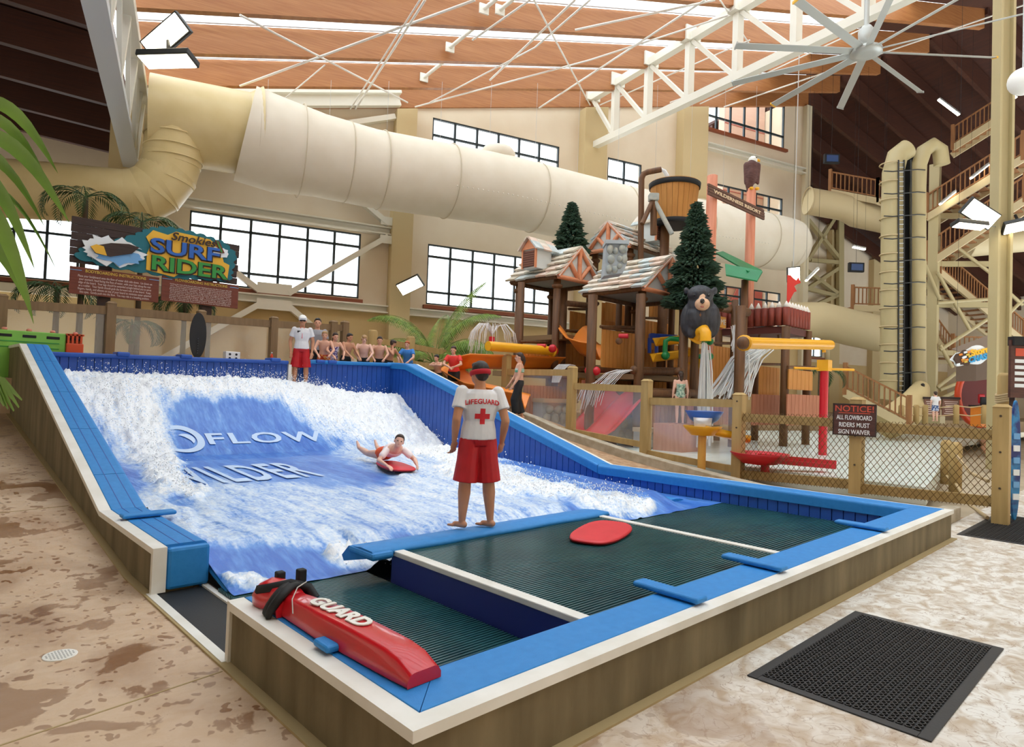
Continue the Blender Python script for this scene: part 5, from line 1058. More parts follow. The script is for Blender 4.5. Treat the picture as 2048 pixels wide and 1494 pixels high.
# board walls of the tower
def boards(x0,y0,x1,y1,D,n,m=M_brd,rail=True,plane='Y'):
    a = pd(x0,y0,D); f = (lambda x,y:pY(x,y,a.y)) if plane=='Y' else (lambda x,y:pX(x,y,a.x)); b = f(x1,y0); z0 = f((x0+x1)/2,y1).z; ax = V((b.x-a.x,b.y-a.y,0)); L = ax.length; ax /= L; w = L/n
    for k in range(n): p = a+ax*(w*k); obj('wall_board',MB().slab((p.x+ax.x*.01,p.y+ax.y*.01,z0),(p.x+ax.x*(w-.012),p.y+ax.y*(w-.012),z0),V((p.x,p.y,a.z))+ax*(w-.012),V((p.x,p.y,a.z))+ax*.01,V((-ax.y,ax.x,0))*.04),m,tw)
    if rail: obj('rail_pipe',MB().tube([a+EZ*.06-ax*.1,b+EZ*.06+ax*.1],.045,8),M_log,tw)
for q in ((1044,688,1104,737,20.3,9),(1205,658,1271,737,19.0,9),(1141,622,1186,668,22,6),(1212,604,1268,645,22.5,8),(1290,640,1341,700,22,8),(1160,746,1270,800,20,14),(1285,785,1372,830,20,11),(1520,732,1560,790,21.5,6),(1578,738,1626,780,20.5,6),(1300,596,1335,640,22.5,5),(1420,690,1470,780,21.5,8)): boards(*q)
for q in ((1048,770,1125,850,19.2,12),(1165,760,1205,850,19.0,6),(1298,812,1372,868,18.2,10),(1375,812,1462,850,18.6,10),(1505,788,1570,850,21,9),(1575,788,1640,850,20,9)): boards(*q,m=M_red2,rail=False)
def hlog(x0,y0,x1,y1,D,r=.1,m=None,name='cross_log'): a = pd(x0,y0,D); b = pY(x1,y1,a.y); return obj(name,MB().tube([a,b],r,10),m or M_log,tw)
for q in ((1120,737,1180,740,19.5),(1180,737,1270,742,18.8,.12),(1270,742,1358,743,18.6,.13),(1300,783,1372,785,18.4,.11),(1372,785,1462,790,18.4,.11),(1135,607,1185,612,21,.1),(1130,661,1185,664,21,.05),(1205,655,1270,662,19,.05),(1440,614,1495,625,19.5,.14)): hlog(*q)
for px,y0,D,r in ((1043,565,20.8,.15),(1186,590,18.4,.17),(1282,588,18.6,.17),(1128,580,21.5,.16),(1368,650,18.4,.16),(1470,600,19.8,.13),(1482,612,17.6,.17),(1390,680,19,.15),(1240,560,22,.13),(1345,580,21.5,.13)): P = pd(px,y0,D); logp(P,.3,r*.8)
for px,py,D in ((1105,697,19.6),(1178,741,18.4),(1192,742,18.3),(1268,740,18.5),(1358,743,18.3),(1372,788,18.2),(1460,788,18.2)): obj('joint_ball',MB().ell(pd(px,py,D),.13,12),M_log if px>1250 else M_red,tw)
# deck floors tying the towers together
for x0,y0,x1,D0,dep in ((1120,742,1275,19.2,3.0),(1280,748,1372,18.9,3.2),(1372,792,1470,18.7,2.6),(1125,668,1190,20.6,2.4)):
    a = pd(x0,y0,D0); b = pY(x1,y0,a.y); obj('deck_floor',MB().box(a.x,b.x,a.y,a.y+dep,a.z-.16,a.z),mat('grey brown decking','8B7150',.7),tw)
for q in ((1118,676,1180,737,22.3,9),(1205,605,1275,655,22.8,10),(1276,660,1345,742,22.4,9),(1345,690,1420,790,21.8,10),(1118,748,1180,800,20.5,9),(1275,752,1372,785,20.6,12)): boards(*q,rail=False)
# water cannons on the board walls
for px,py,D in ((1238,672,18.7),(1075,692,20)):
    P = pd(px,py,D); obj('cannon_body',MB().cyl(P,P+r_*.25+f_*.1,.07,10),M_red,tw); obj('cannon_wheel',MB().lathe([(.1,0),(.1,.05),(.03,.06)],P-EZ*.15,14,axis=f_),M_log,tw)
# stone base
st = thing('boulder_wall','grey boulder wall at the foot of the play tower','stone wall',pd(1340,890,17.8))
for x0,y0,x1,y1,D in ((1297,865,1372,898,17.8),(1085,805,1150,850,19.2),(1235,830,1295,885,18.6)):
    a = pd(x0,y0,D); b = pY(x1,y0,a.y); z0 = pY(x0,y1,a.y).z; obj('mortar_block',MB().box(a.x,b.x,a.y,a.y+.5,z0-.3,a.z),M_mort,st); obj('cap_ledge',MB().box(a.x-.05,b.x+.05,a.y-.1,a.y+.5,a.z,a.z+.12),mat('ledge plank','C8B79C',.8),st)
    for k in range(int((b.x-a.x)/.36)):
        for j in (0,1): obj('boulder',MB().ell((a.x+.2+.36*k+.1*j,a.y,z0+(a.z-z0)*(.28+.42*j)),(rnd(.13,.2),.12,rnd(.12,.19)),10),M_stone,st)
# slides
def chute(name,label,pts,w,h,m,lanes=1):
    pts = [V(p) for p in pts]; t = thing(name,label,'slide',pts[-1]); rings = []
    for i,p in enumerate(pts):
        d = (pts[min(i+1,len(pts)-1)]-pts[max(i-1,0)]); d.z = 0; d.normalize(); s = V((-d.y,d.x,0)); sec = []
        n = 8*lanes
        for k in range(n+1):
            u = k/n; x = (u-.5)*w; z = h*abs(math.cos(u*PI*lanes))**1.5; sec.append((x,z))
        rings.append([p+s*x+EZ*z for x,z in sec]+[p+s*x+EZ*(z-.04) for x,z in reversed(sec)])
    obj('trough',MB().loft(rings),m,t); return t
a,b = pd(1262,793,19.3),pd(1160,886,17.4); chute('water_slide','short red double water slide behind the plexiglass fence',[a,a.lerp(b,.2)+EZ*.05,a.lerp(b,.5)-EZ*.05,a.lerp(b,.8)-EZ*.1,b],1.5,.25,M_red,2)
o_ = [pd(x,y,D) for x,y,D in ((1142,676,21),(1150,690,20.7),(1160,705,20.3),(1178,714,20),(1200,718,19.8))]; chute('water_slide','orange curved slide between the tower log posts',o_,1.1,.45,M_orange)
o_ = [pd(x,y,D) for x,y,D in ((1110,738,21),(1000,736,19.5),(940,734,19.2),(905,742,19.4),(905,765,19.2),(950,792,18.4),(1010,806,17.9),(1050,816,17.7))]; chute('water_slide','long orange flume winding behind the girl in the red shirt',o_,.95,.38,M_orange)
for x0,y0,x1,y1,D,lab in ((1312,690,1372,684,19.6,'short yellow water trough above another by the green pipe'),(1306,722,1378,712,19.4,'long yellow tilted trough below the green pipe'),(1415,726,1385,740,19.4,'yellow trough end beside the falling water column')):
    a = pd(x1,y1,D); b = pd(x0,y0,D-.4); chute('water_trough',lab,[a,a.lerp(b,.5),b],.4,.22,M_ylw)
t = thing('blue_chute','blue trough on two legs behind the green pipe','water trough',pd(1300,705,20)); a = pd(1298,676,20.4); b = pd(1354,680,20.4); obj('trough',MB().bar(a,b,.3,.3),M_blue,t,bevel=.04)
for x in (1299,1313): p = pd(x,676,20.3); obj('leg',MB().tube([p,pd(x,706,20.3)],.06,8),M_blue,t)
t = thing('green_pipe','bent green water pipe with round end beside the yellow troughs','pipe',pd(1350,700,19)); q = [pd(x,y,18.9) for x,y in ((1375,680),(1340,677),(1331,682),(1330,700),(1331,711))]; obj('pipe',MB().tube(q,.075,10),M_green,t); obj('pipe_end',MB().ell(q[-1],.13,12),M_green,t)
for y in (683,713): q = [pd(x,y,19) for x in (1395,1420)]; obj('pipe_stub',MB().tube(q,.07,8),M_green,t); obj('pipe_flange',MB().ell(q[1],.11,10),M_green,t)
# yellow elbow spout and its water column
t = thing('yellow_spout','yellow elbow spout below the black bear pouring water','spout',pd(1405,800,17.6)); q = [pd(x,y,D) for x,y,D in ((1388,678,17.9),(1396,668,17.8),(1402,661,17.6),(1408,660,17.5),(1411,666,17.4),(1411,682,17.4))]; obj('elbow_pipe',MB().tube(q,.15,14),M_ylw,t); obj('flange',MB().lathe([(.22,0),(.22,.05)],q[0],16,axis=(q[1]-q[0])),M_ylw,t)
def jets(label,lines,r=.02,parent=None):
    mb = MB()
    for pts,rr in lines: mb.tube(pts,[rr*(1+.5*i/len(pts)) for i in range(len(pts))],5,False)
    o = obj('water_jet',mb,M_jet,fix=False); tag(o,label,'water'); o['kind'] = 'stuff'; return o
p0 = pd(1410,684,17.4); L = []
for k in range(46): x,y = random.gauss(0,.07),random.gauss(0,.07); zb = rnd(.5,1.9); L.append(([p0+V((x*.6,y*.6,-rnd(0,.3))),p0+V((x,y,-.8)),V((p0.x+x*1.3,p0.y+y*1.3,zb))],rnd(.012,.03)))
jets('white column of water falling from the yellow elbow spout',L)
L = []; s0 = pd(1478,640,19.2)
for k in range(70):
    a = pd(rnd(1490,1548),rnd(686,700),rnd(17.8,18.6)); b = pd(rnd(1408,1500),rnd(782,800),rnd(17.5,18.3)); m = a.lerp(b,.45)+EZ*.25; L.append(([a,m,b],rnd(.008,.022)))
for k in range(40): a = pd(rnd(1462,1478),rnd(650,665),19); b = pd(rnd(1462,1500),rnd(690,720),18.8); L.append(([a,a.lerp(b,.5)+EZ*.05,b],rnd(.01,.02)))
jets('broad fan of white water jets beside the tall dark post',L)
L = []
for k in range(16):
    a = pd(1235+k*2.0,740+rnd(-1,1),18.3); b = pd(1165+k*3.0,775+rnd(-6,6),17.9); L.append(([a,a.lerp(b,.35)+EZ*.08,a.lerp(b,.7)-EZ*.05,b,b-EZ*rnd(.2,.7)+(b-a)*.15],.007))
for k in range(8): a = pd(1130+k*3,731,19); L.append(([a,pd(1118+k*3,729,18.9),pd(1108+k*3,738,18.8),pd(1104+k*2,765,18.7)],.01))
jets('thin arching water jets spraying from the tower cross log',L)
# spouts and sprinklers
t = thing('spray_mushroom','red spray nozzle throwing a dome of water','fountain',pd(983,690,19.5)); P = pd(983,692,19.5); obj('nozzle',MB().cyl(P,P+EZ*.28,.09,12),M_red,t); L = []
for k in range(60):
    a = rnd(0,2*PI); d = V((math.cos(a),math.sin(a),0)); R = rnd(.45,.75); tp = P+EZ*.3; L.append(([tp,tp+d*(R*.3)+EZ*.32,tp+d*(R*.65)+EZ*.36,tp+d*R+EZ*.1,tp+d*(R*1.12)-EZ*rnd(.1,.6)],rnd(.003,.009)))
mb = MB(); [mb.tube(p,r,5,False) for p,r in L]; obj('spray_dome',mb,M_jet,t,fix=False)['kind'] = 'stuff'
def ypipe(label,a,b,r,endm=M_red):
    t = thing('yellow_pipe',label,'pipe',a); obj('pipe',MB().tube([a,b],r,16),M_ylw,t); d = (b-a).normalized(); obj('end_flange',MB().lathe([(r*1.35,0),(r*1.35,.06)],b,18,axis=d),M_ylw,t); obj('end_ball',MB().ell(b+d*.1,r*1.1,12),endm,t); return t
a = pd(976,692,18.4); b = pY(1103,702,a.y); ypipe('thick yellow pipe with a red end crossing before the tower',a,b,.14)
a = pd(1660,690,17.9); b = pY(1490,686,a.y); yp = ypipe('thick yellow overhead pipe joining the dark post to the red pole',a,b,.135,M_log); obj('down_spout',MB().cyl(pd(1648,697,17.9),pd(1648,705,17.9),.05,10),M_ylw,yp)
P = pz(1645,910,.42); D_ = prj(P)[2]; t = thing('red_pole','tall red pole topped by a yellow box and thin spinner arms','water feature',P); zt = vz(P,1645,720); zm = vz(P,1645,742)
obj('pole',MB().cyl((P.x,P.y,.3),(P.x,P.y,zm),.11,16),M_red,t); obj('yellow_box',MB().box(P.x-.15,P.x+.15,P.y-.15,P.y+.15,zm,zt),M_ylw,t); aa = pl(1588,736,(P.x,P.y,0),V((CF.x,CF.y,0)).normalized()); ab = pl(1708,740,(P.x,P.y,0),V((CF.x,CF.y,0)).normalized()); obj('spinner_arm',MB().tube([aa,ab],.035,8),M_ylw,t)
# red tipping bowl and channel in the shallow pool
P = pz(1530,940,.42); t = thing('red_tray','red water table with a round bowl and long channel','water table',P); cz = vz(P,1525,912)
obj('bowl',MB().lathe([(.01,-.2),(.35,-.16),(.55,0),(.6,.06),(.54,.06),(.32,-.1),(.01,-.13)],(P.x-.05,P.y+.1,cz),24),M_red,t); q = pl(1655,928,(P.x,P.y,0),V((CF.x,CF.y,0)).normalized()); a = V((P.x,P.y,cz-.05)); obj('channel',MB().bar(a,q,.35,.03).bar(a+YY*.17,q+YY*.17,.03,.18).bar(a-YY*.17,q-YY*.17,.03,.18),M_red,t); obj('stand',MB().cyl((P.x,P.y,.3),(P.x,P.y,cz-.15),.09,10),M_red,t)
# yellow water table with blue bowl
P = pz(1403,930,.42); t = thing('yellow_table','yellow water table on a post under a blue bowl','water table',P); zt = vz(P,1403,872); F_ = V((CF.x,CF.y,0)).normalized()
obj('post',MB().cyl((P.x,P.y,.3),(P.x,P.y,zt),.09,12),mat('tan yellow post','D9A24C',.5),t); c_ = V((P.x,P.y,zt)); obj('basin',MB().lathe([(.01,.0),(.25,.02),(.38,.16),(.42,.22),(.36,.22),(.2,.08),(.01,.06)],c_,22),M_ylw,t)
q = pl(1495,885,P,F_); rings = []
for k in range(6): p = c_.lerp(q,k/5)+EZ*(.1-.08*k/5); rings.append([p+F_*x+EZ*z for x,z in ((-.22,.14),(-.15,0),(.15,0),(.22,.14),(.17,.0),(0,-.04),(-.17,.0))])
obj('channel',MB().loft(rings),M_ylw,t); cb = pl(1408,840,P+F_*.3,F_); obj('blue_bowl',MB().lathe([(.12,-.12),(.3,0),(.42,.2),(.39,.2),(.27,.03),(.1,-.08)],cb,22),mat('blue bowl plastic','2E62B8',.35),t); obj('white_ring',MB().lathe([(.17,-.15),(.17,.03),(.13,.03),(.13,-.15)],cb-EZ*.15,18),M_white,t); obj('water_cup',MB().lathe([(.17,0),(.2,.28)],c_+EZ*.12,18),M_jet,t)
# palisade tower on the right of the structure
pt = thing('palisade_deck','deck ringed by red brown pointed log pickets on posts','play structure',pd(1572,850,21.5)); M_pick = mat('red brown picket','7A2F22',.6,col2='94402E',sc=4,st=(4,4,.4)); M_tip = mat('white picket tip','EDE6DE',.6)
C_ = pd(1572,650,20.8); z0 = C_.z; h_ = (650-614)/FPX*20.8; Lp = pX(1498,650,C_.x) if 0 else None
for ax_,n_ in ((YY,10),(XX,7)):
    for k in range(n_+1 if ax_ is XX else n_):
        kk = k if ax_ is XX else k+1; p = C_+ax_*(.235*kk); r = .11
        pk = obj('picket',MB().lathe([(r,0),(r,h_)],p,10),M_pick,pt); obj('picket_tip',MB().lathe([(r,0),(.012,.2)],p+EZ*h_,10),M_tip,pk)
e1_,e2_2 = C_+YY*2.35,C_+XX*1.75
obj('deck_frame',MB().slab(C_-EZ*.25,e2_2-EZ*.25,e2_2+YY*2.35-EZ*.25,e1_-EZ*.25,EZ*.22),mat('dark red frame','5A2820',.6),pt)
for p in (C_,e1_,e2_2,e2_2+YY*1.8): logp(p-EZ*.05,.3,.13,pt)
q = [pd(1518+40*(1-math.cos(a))/2*1.0,680-28*math.sin(a),21.6) for a in [PI*k/14 for k in range(15)]]; obj('arch_hoop',MB().tube(q,.04,8),M_log,pt)
t = thing('red_banner','red zigzag flag panel rising above the pointed pickets','flag',pd(1575,600,22.5)); zz = [(0,0),(0,62),(6,62),(12,56),(18,52),(22,58),(27,47),(19,44),(14,40),(19,30),(14,28),(10,20),(5,10)]; P = pd(1573,612,22.5); s_ = 22.5/FPX
obj('flag_panel',MB().prism([(a*s_,b*s_) for a,b in zz],P,r_,EZ,f_*.03),mat('red flag','D8352A',.6),t)
# welcome board fragment
P = pd(1430,642,19.6); t = thing('welcome_board','orange board with white welcome lettering behind the bear','sign',P); obj('board',MB().obox(P,XX*.62,YY*.03,EZ*.17),mat('orange board','E3A03A',.6),t); put_text('lettering','WELCOME',.24,M_white,t,P-YY*.03,XX,EZ,xs=1.05)
# tipping bucket with its frame
c = pd(1347,452,22.6); hb = (452-367)/FPX*22.6; r0,r1 = 39/FPX*22.6,49/FPX*22.6; t = thing('tipping_bucket','giant wooden stave tipping bucket with black hoops','bucket',c); n = 26; M_stv = mat('bucket stave','B57A36',.6,col2='C0863F',sc=3,st=(4,4,.3))
for k in range(n):
    a0,a1 = 2*PI*k/n+.006,2*PI*(k+1)/n-.006; vs = [c+V((r*math.cos(a),r*math.sin(a),z)) for r,z in ((r0,0),(r1,hb)) for a in (a0,a1)]; vi = [c+V(((r-.06)*math.cos(a),(r-.06)*math.sin(a),z)) for r,z in ((r0,0),(r1,hb)) for a in (a0,a1)]
    obj('stave',MB().add(vs+vi,[(0,1,3,2),(5,4,6,7),(0,4,5,1),(2,3,7,6),(1,5,7,3),(4,0,2,6)]),M_stv,t)
for u in (.05,.93): r = r0+(r1-r0)*u; obj('hoop',MB().lathe([(r+.015,-.09),(r+.03,-.09),(r+.05,.07),(r+.02,.07)],c+EZ*(hb*u),40),M_strapb,t)
obj('bucket_water',MB().lathe([(r1-.07,0),(.01,.01)],c+EZ*(hb-.12),26),M_jet,t); obj('bucket_bottom',MB().lathe([(r0-.02,0),(.01,.0)],c+EZ*.03,26),M_stv,t)
t = thing('bucket_frame','brown log frame and pipe that fill the tipping bucket','frame',pd(1300,450,22)); q = [pd(x,y,22) for x,y in ((1281,560),(1282,450),(1283,358),(1287,348),(1296,344),(1322,339))]; obj('fill_pipe',MB().tube(q,.1,12),M_log,t)
a = q[-1]; obj('fill_water',MB().tube([a,a+r_*.12-EZ*.05,a+r_*.24-EZ*.25,a+r_*.28-EZ*.6],[.06,.07,.08,.08],8),M_jet,t)
hd_ = pd(1307,398,21.6); obj('main_log',MB().tube([hd_,pd(1307,470,21.6)],.11,10),M_log,t)
for e in ((1284,448),(1344,468)): obj('stay_log',MB().tube([hd_,pd(*e,21.3)],.08,8),M_log if e[0]<1300 else M_stone,t)
obj('pivot_block',MB().obox(hd_+EZ*.05,r_*.16,f_*.16,EZ*.12),M_stone,t,bevel=.03)
logp(pd(1330,452,22.6),.3,.16,t,'support_log'); logp(pd(1372,470,22.8),.3,.16,t,'support_log')
# resort sign, its posts and the eagle
s1,s2 = pd(1425,352,21),None; s2 = pY(1503,378,s1.y); t = thing('resort_sign','rough brown plank sign reading wilderness resort between salmon posts','sign',(s1.x,s1.y,.4)); M_salm = mat('salmon carved post','C97A5A',.6,col2='DB9274',sc=2,st=(6,6,.5),bump=.25,bsc=6,bst=(3,3,.3)); M_plk = mat('dark grey brown plank','5A3C2E',.7,col2='6C4A3A',sc=3,st=(.6,3,6))
for p,wd2 in ((s1,.17),(s2,.16)): obj('post',MB().lathe([(wd2,0),(wd2*1.06,(p.z-2)*.5),(wd2,p.z-2),(wd2*.8,p.z-1.98)],(p.x,p.y,2),9),M_salm,t)
tl,br_ = pY(1418,367,s1.y-.2),pY(1527,440,s1.y-.2); wS,x_ = br_.x-tl.x,tl.x; zT,zB_ = tl.z,br_.z
for k in range(4): a = zB_+(zT-zB_)*k/4; obj('plank',MB().box(x_-rnd(0,.08),x_+wS+rnd(0,.06),s1.y-.22,s1.y-.16,a+.01,a+(zT-zB_)/4-.005),M_plk,t)
put_text('lettering','WILDERNESS RESORT',(zT-zB_)*.42,mat('cream carved lettering','E0C7A4',.6),t,(x_+wS/2,s1.y-.22,(zT+zB_)/2),XX,EZ,xs=wS*.9/(17*(zT-zB_)*.42*.6),lift=.003,offset=.004)
t = thing('eagle_figure','brown carved eagle with white head perched on a salmon post','eagle figure',s2); k = 22/FPX; P = s2; M_egl = mat('brown feathers','4E2E2A',.7,col2='63403A',sc=8,st=(1,1,4),bump=.3,bsc=14)
b = MB(); b.ell(P+EZ*.55,(.24,.2,.42),16); b.ell(P+EZ*.82,(.24,.19,.24),14); b.ell(P+EZ*.25-r_*.12,(.12,.1,.35),12); caps(b,P+EZ*.3,P-EZ*.05-r_*.1,.12,.08)
for s_ in (-1,1): caps(b,P+r_*(s_*.2)+EZ*.85,P+r_*(s_*.22)+EZ*.2,.11,.05)
obj('body',solid(b,.03,2),M_egl,t); b = MB(); b.ell(P+EZ*1.02+r_*.02,(.16,.16,.16),14); b.ell(P+EZ*.93,(.17,.16,.14),12); BASE[t.name] = V((0,0,0)); t.location = (0,0,0)
obj('white_head',b,M_white,t); obj('beak',MB().tube([P+EZ*1.04+r_*.14,P+EZ*1.03+r_*.25,P+EZ*.97+r_*.27],[.06,.045,.01],8),M_ylw,t); obj('eye',MB().ell(P+EZ*1.08+r_*.1+f_*.12,.025,8),M_eye,t)
for s_ in (-1,1): obj('foot',MB().ell(P+r_*(s_*.1+.06)+f_*.12-EZ*.02,(.1,.08,.06),8),M_ylw,t)
# black bear figure
BD = 17.9; c = pd(1401,622,BD); f_b = V((CO.x-c.x,CO.y-c.y,0)).normalized(); r_b = EZ.cross(f_b).normalized(); u = BD/FPX; t = thing('bear_figure','carved black bear with tan muzzle sitting above the yellow spout','bear figure',(0,0,0)); g = lambda x,y,d=0:c+r_b*(x*u)+EZ*(-y*u)+f_b*(d*u)
b = MB(); R_ = lambda x,y,z:(x*u,x*u*.9,z*u)
b.ell(g(0,14,0),(37*u,30*u,38*u),18); b.ell(g(-20,20,6),(18*u,20*u,36*u),14); b.ell(g(20,20,6),(18*u,20*u,36*u),14); b.ell(g(-1,-30,12),(30*u,24*u,20*u),18); b.ell(g(0,-10,6),(31*u,24*u,28*u),14); b.ell(g(3,-13,28),(15*u,16*u,14*u),12)
caps(b,g(-16,30,12),g(-16,48,16),10*u,9*u); caps(b,g(18,30,12),g(18,46,16),10*u,9*u)
for s_ in (-1,1): b.ell(g(s_*27-1,-40,4),(8*u,5*u,8*u),10)
M_bear = mat('black carved fur','26262B',.55,col2='3A3B42',sc=6,st=(2,2,.5),bump=.5,bsc=10,bst=(3,3,.4)); obj('body',solid(b,.028,2),M_bear,t); M_muz = mat('tan muzzle','CFA27E',.6,col2='DBB393',sc=5)
obj('muzzle',solid(MB().ell(g(3,-9,34),(14*u,15*u,13*u),14).ell(g(2,-20,33),(8*u,8*u,12*u),12),.02,2),M_muz,t); obj('nose',MB().ell(g(3,-13,48),(6*u,4*u,5*u),12),M_eye,t); obj('mouth',MB().ell(g(3,-2,46),(7*u,3*u,1.2*u),10),M_lip,t)
for s_ in (-1,1): obj('eye',MB().ell(g(2+s_*13,-26,36),(3.4*u,3*u,3.2*u),10),M_eye,t)
obj('chest_patch',MB().ell(g(1,12,29),(6*u,4*u,9*u),12),mat('brown chest patch','7A5030',.7),t)
# green roof
t = thing('green_roof','green corrugated metal roof beside the salmon sign post','roof',pd(1480,540,21)); M_grm = mat('green roof metal','0F7A48',.4,col2='17874F',sc=2)
a,b_,c_,d_ = pd(1436,505,22.2),pd(1500,540,21),pd(1525,545,21.2),pd(1452,508,23)
for (p,q,r2,s2_) in ((pd(1432,508,22.4),pd(1496,545,20.6),pd(1524,543,21.4),pd(1446,505,23.2)),(pd(1452,552,20.4),pd(1514,564,20.4),pd(1525,545,20.8),pd(1450,530,20.8))):
    for k in range(14):
        f0,f1 = k/14,(k+.8)/14; obj('roof_rib',MB().slab(p.lerp(s2_,f0),q.lerp(r2,f0),q.lerp(r2,f1),p.lerp(s2_,f1),EZ*.05),M_grm,t)
    obj('roof_sheet',MB().slab(p,q,r2,s2_,EZ*.02),M_grm,t)
logp(pd(1490,560,20.8),.3,.11,t,'support_post')
# people in the play area
P = pd(1362,742,17.7); h = 1.45; obj('step_block',MB().box(P.x-.5,P.x+.6,P.y-.4,P.y+.5,.3,P.z-h),M_red2,tw); hlog(1300,786,1380,788,17.3,.1); person('girl with long wet hair seen from behind on the play tower deck',(P.x,P.y,P.z-h),ang(CF),h,{},'pink','brown','long',('suit',mat('green print swimsuit','5C8A78',.7,col2='C9D8C4',sc=20)),None,fem=1,voxel=.018)
P = pz(1445,890,.42); person('child in a blue swimsuit bending over beside the yellow table',(P.x+1.5,P.y+2.2,.3),ang(-CR),1.2,dict(nk=(0,-.2,.72),hd=(0,-.28,.75),shL=(.09,-.18,.7),shR=(-.09,-.18,.7),elL=(.12,-.25,.55),elR=(-.12,-.25,.55),haL=(.1,-.3,.42),haR=(-.1,-.3,.42),pel=(0,.05,.53)),'pink','brown','short',('suit',mat('turquoise swimsuit','3FA0B4',.7)),None,fem=1,voxel=.018)
# ================================================================ stair tower hall on the right
M_bal = mat('brown stair timber','8A5C34',.7,col2='9A6A3E',sc=3,st=(4,4,.4)); M_str = mat('beige stair stringer','C3B088',.6)
def flight_(label,p0,p1,D0,D1,h=1.05,n=None,group='tower stair flights',drop=.0):
    a,b = pd(*p0,D0),pd(*p1,D1); t = thing('stair_flight',label,'stairs',a); d = b-a; L = d.length; n = n or max(4,int(L/.22))
    obj('stringer',MB().bar(a-EZ*.12,b-EZ*.12,.12,.34),M_str,t); s_ = V((d.y,-d.x,0)).normalized(); s_ = s_ if s_.dot(CF)>0 else -s_
    obj('stringer',MB().bar(a-EZ*.12+s_*1.3,b-EZ*.12+s_*1.3,.12,.34),M_str,t); steps = max(2,int(abs(d.z)/.19)) if abs(d.z)>.6 else 6
    for k in range(steps): p = a+d*((k+.5)/steps); obj('tread',MB().obox(p+s_*.65-EZ*.05,V((d.x,d.y,0)).normalized()*(V((d.x,d.y,0)).length/steps*.5),s_*.65,EZ*.025),M_bal,t)
    obj('handrail',MB().bar(a+EZ*h,b+EZ*h,.09,.07),M_bal,t); obj('bottom_rail',MB().bar(a+EZ*.14,b+EZ*.14,.06,.06),M_bal,t)
    for k in range(n): p = a+d*((k+.5)/n); obj('baluster',MB().box(p.x-.05,p.x+.05,p.y-.02,p.y+.02,p.z+.1,p.z+h),M_bal,t)
    for k in (0,1): p = a+d*k; obj('newel',MB().box(p.x-.08,p.x+.08,p.y-.08,p.y+.08,p.z-.2,p.z+h+.15),M_bal,t)
    return t
flight_('level railed landing below the dark hall roof beside the climbing tube',(1660,380),(1755,398),37,36); flight_('stair landing sloping to the climbing tube near the high window',(1755,398),(1778,408),36,35.5,n=4)
flight_('topmost railed stair flight rising behind the beige column',(1852,432),(2046,312),33,30); flight_('second railed stair flight rising below the topmost one',(1852,528),(2050,396),33,30)
flight_('third railed stair flight falling away from the half landing',(1880,540),(2048,680),33,35); flight_('short railed gallery beside the foot of the climbing tube',(1705,612),(1768,614),36,36)
flight_('low railed flight rising behind the storm sign',(1848,640),(1905,720),34,33); flight_('level railed gallery behind the storm sign',(1905,714),(1990,716),33,33); flight_('lowest timber stair flight running down to the walkway',(1690,780),(1818,848),27,25.5,h=1.0); flight_('railed upper flight close under the dark roof',(1905,292),(1990,238),36,35)
# columns, braces
t = thing('steel_column','tall beige steel column carrying flood lights beside the stair tower','column',B(28,10,0)); c = pd(2003,400,21); M_colm = mat('beige column paint','B5A67C',.5)
for dx,w_ in ((-.2,.04),(.2,.04)): obj('flange',MB().obox((c.x,c.y,8.5),r_*.03+V((0,0,0)),f_*.2,EZ*8.6) if 0 else MB().obox(V((c.x,c.y,8.5))+r_*dx,r_*w_,f_*.2,EZ*8.6),M_colm,t)
obj('web',MB().obox(V((c.x,c.y,8.5)),r_*.2,f_*.05,EZ*8.6),M_colm,t)
CLMB = V((c.x,c.y,0)); CLM = lambda y:V((CLMB.x,CLMB.y,vz(CLMB,2003,y)))
st_ = thing('tower_frame','beige steel frame with tube braces holding up the stair tower','steel frame',pd(1870,850,33))
P = pd(1871,330,33); obj('frame_column',MB().box(P.x-.22,P.x+.22,P.y-.22,P.y+.22,1,P.z),M_colm,st_); obj('column_foot',MB().box(P.x-.5,P.x+.5,P.y-.5,P.y+.5,1,1.7),M_colm,st_)
def br(x0,y0,x1,y1,D,r=.09): obj('tube_brace',MB().tube([pd(x0,y0,D),pd(x1,y1,D)],r,8),M_colm,st_)
for q in ((1880,700,1985,632),(1875,606,1986,598),(1875,775,1985,690),(1880,780,1985,740),(1875,545,1940,660),(1915,495,1986,550),(1990,560,2045,610),(1850,530,1880,600),(1880,690,1905,735),(1995,650,2045,600),(1875,800,1940,770)): br(*q,32.5)
for y in (706,610,528,432): obj('frame_beam',MB().bar(pd(1850,y,33),pd(1990,y,33),.2,.26),M_colm,st_)
wb2 = thing('wall_bracing','cream steel cross bracing on the wall beside the stair tower','bracing',B(32,-8.5,5))
def br2(x0,y0,x1,y1): obj('brace_bar',MB().bar(bw(x0,y0,-8.2),bw(x1,y1,-8.2),.3,.34,E2),M_colm,wb2)
for q in ((1615,440,1680,520),(1615,520,1672,430),(1610,580,1678,535),(1610,540,1678,590),(1605,575,1672,592),(1620,520,1675,525),(1608,620,1675,590)): br2(*q)
obj('wall_post',MB().slab(bw(1672,420,-8.3),bw(1682,420,-8.3),bw(1682,640,-8.3),bw(1672,640,-8.3),E2*.3),M_colm,wb2)
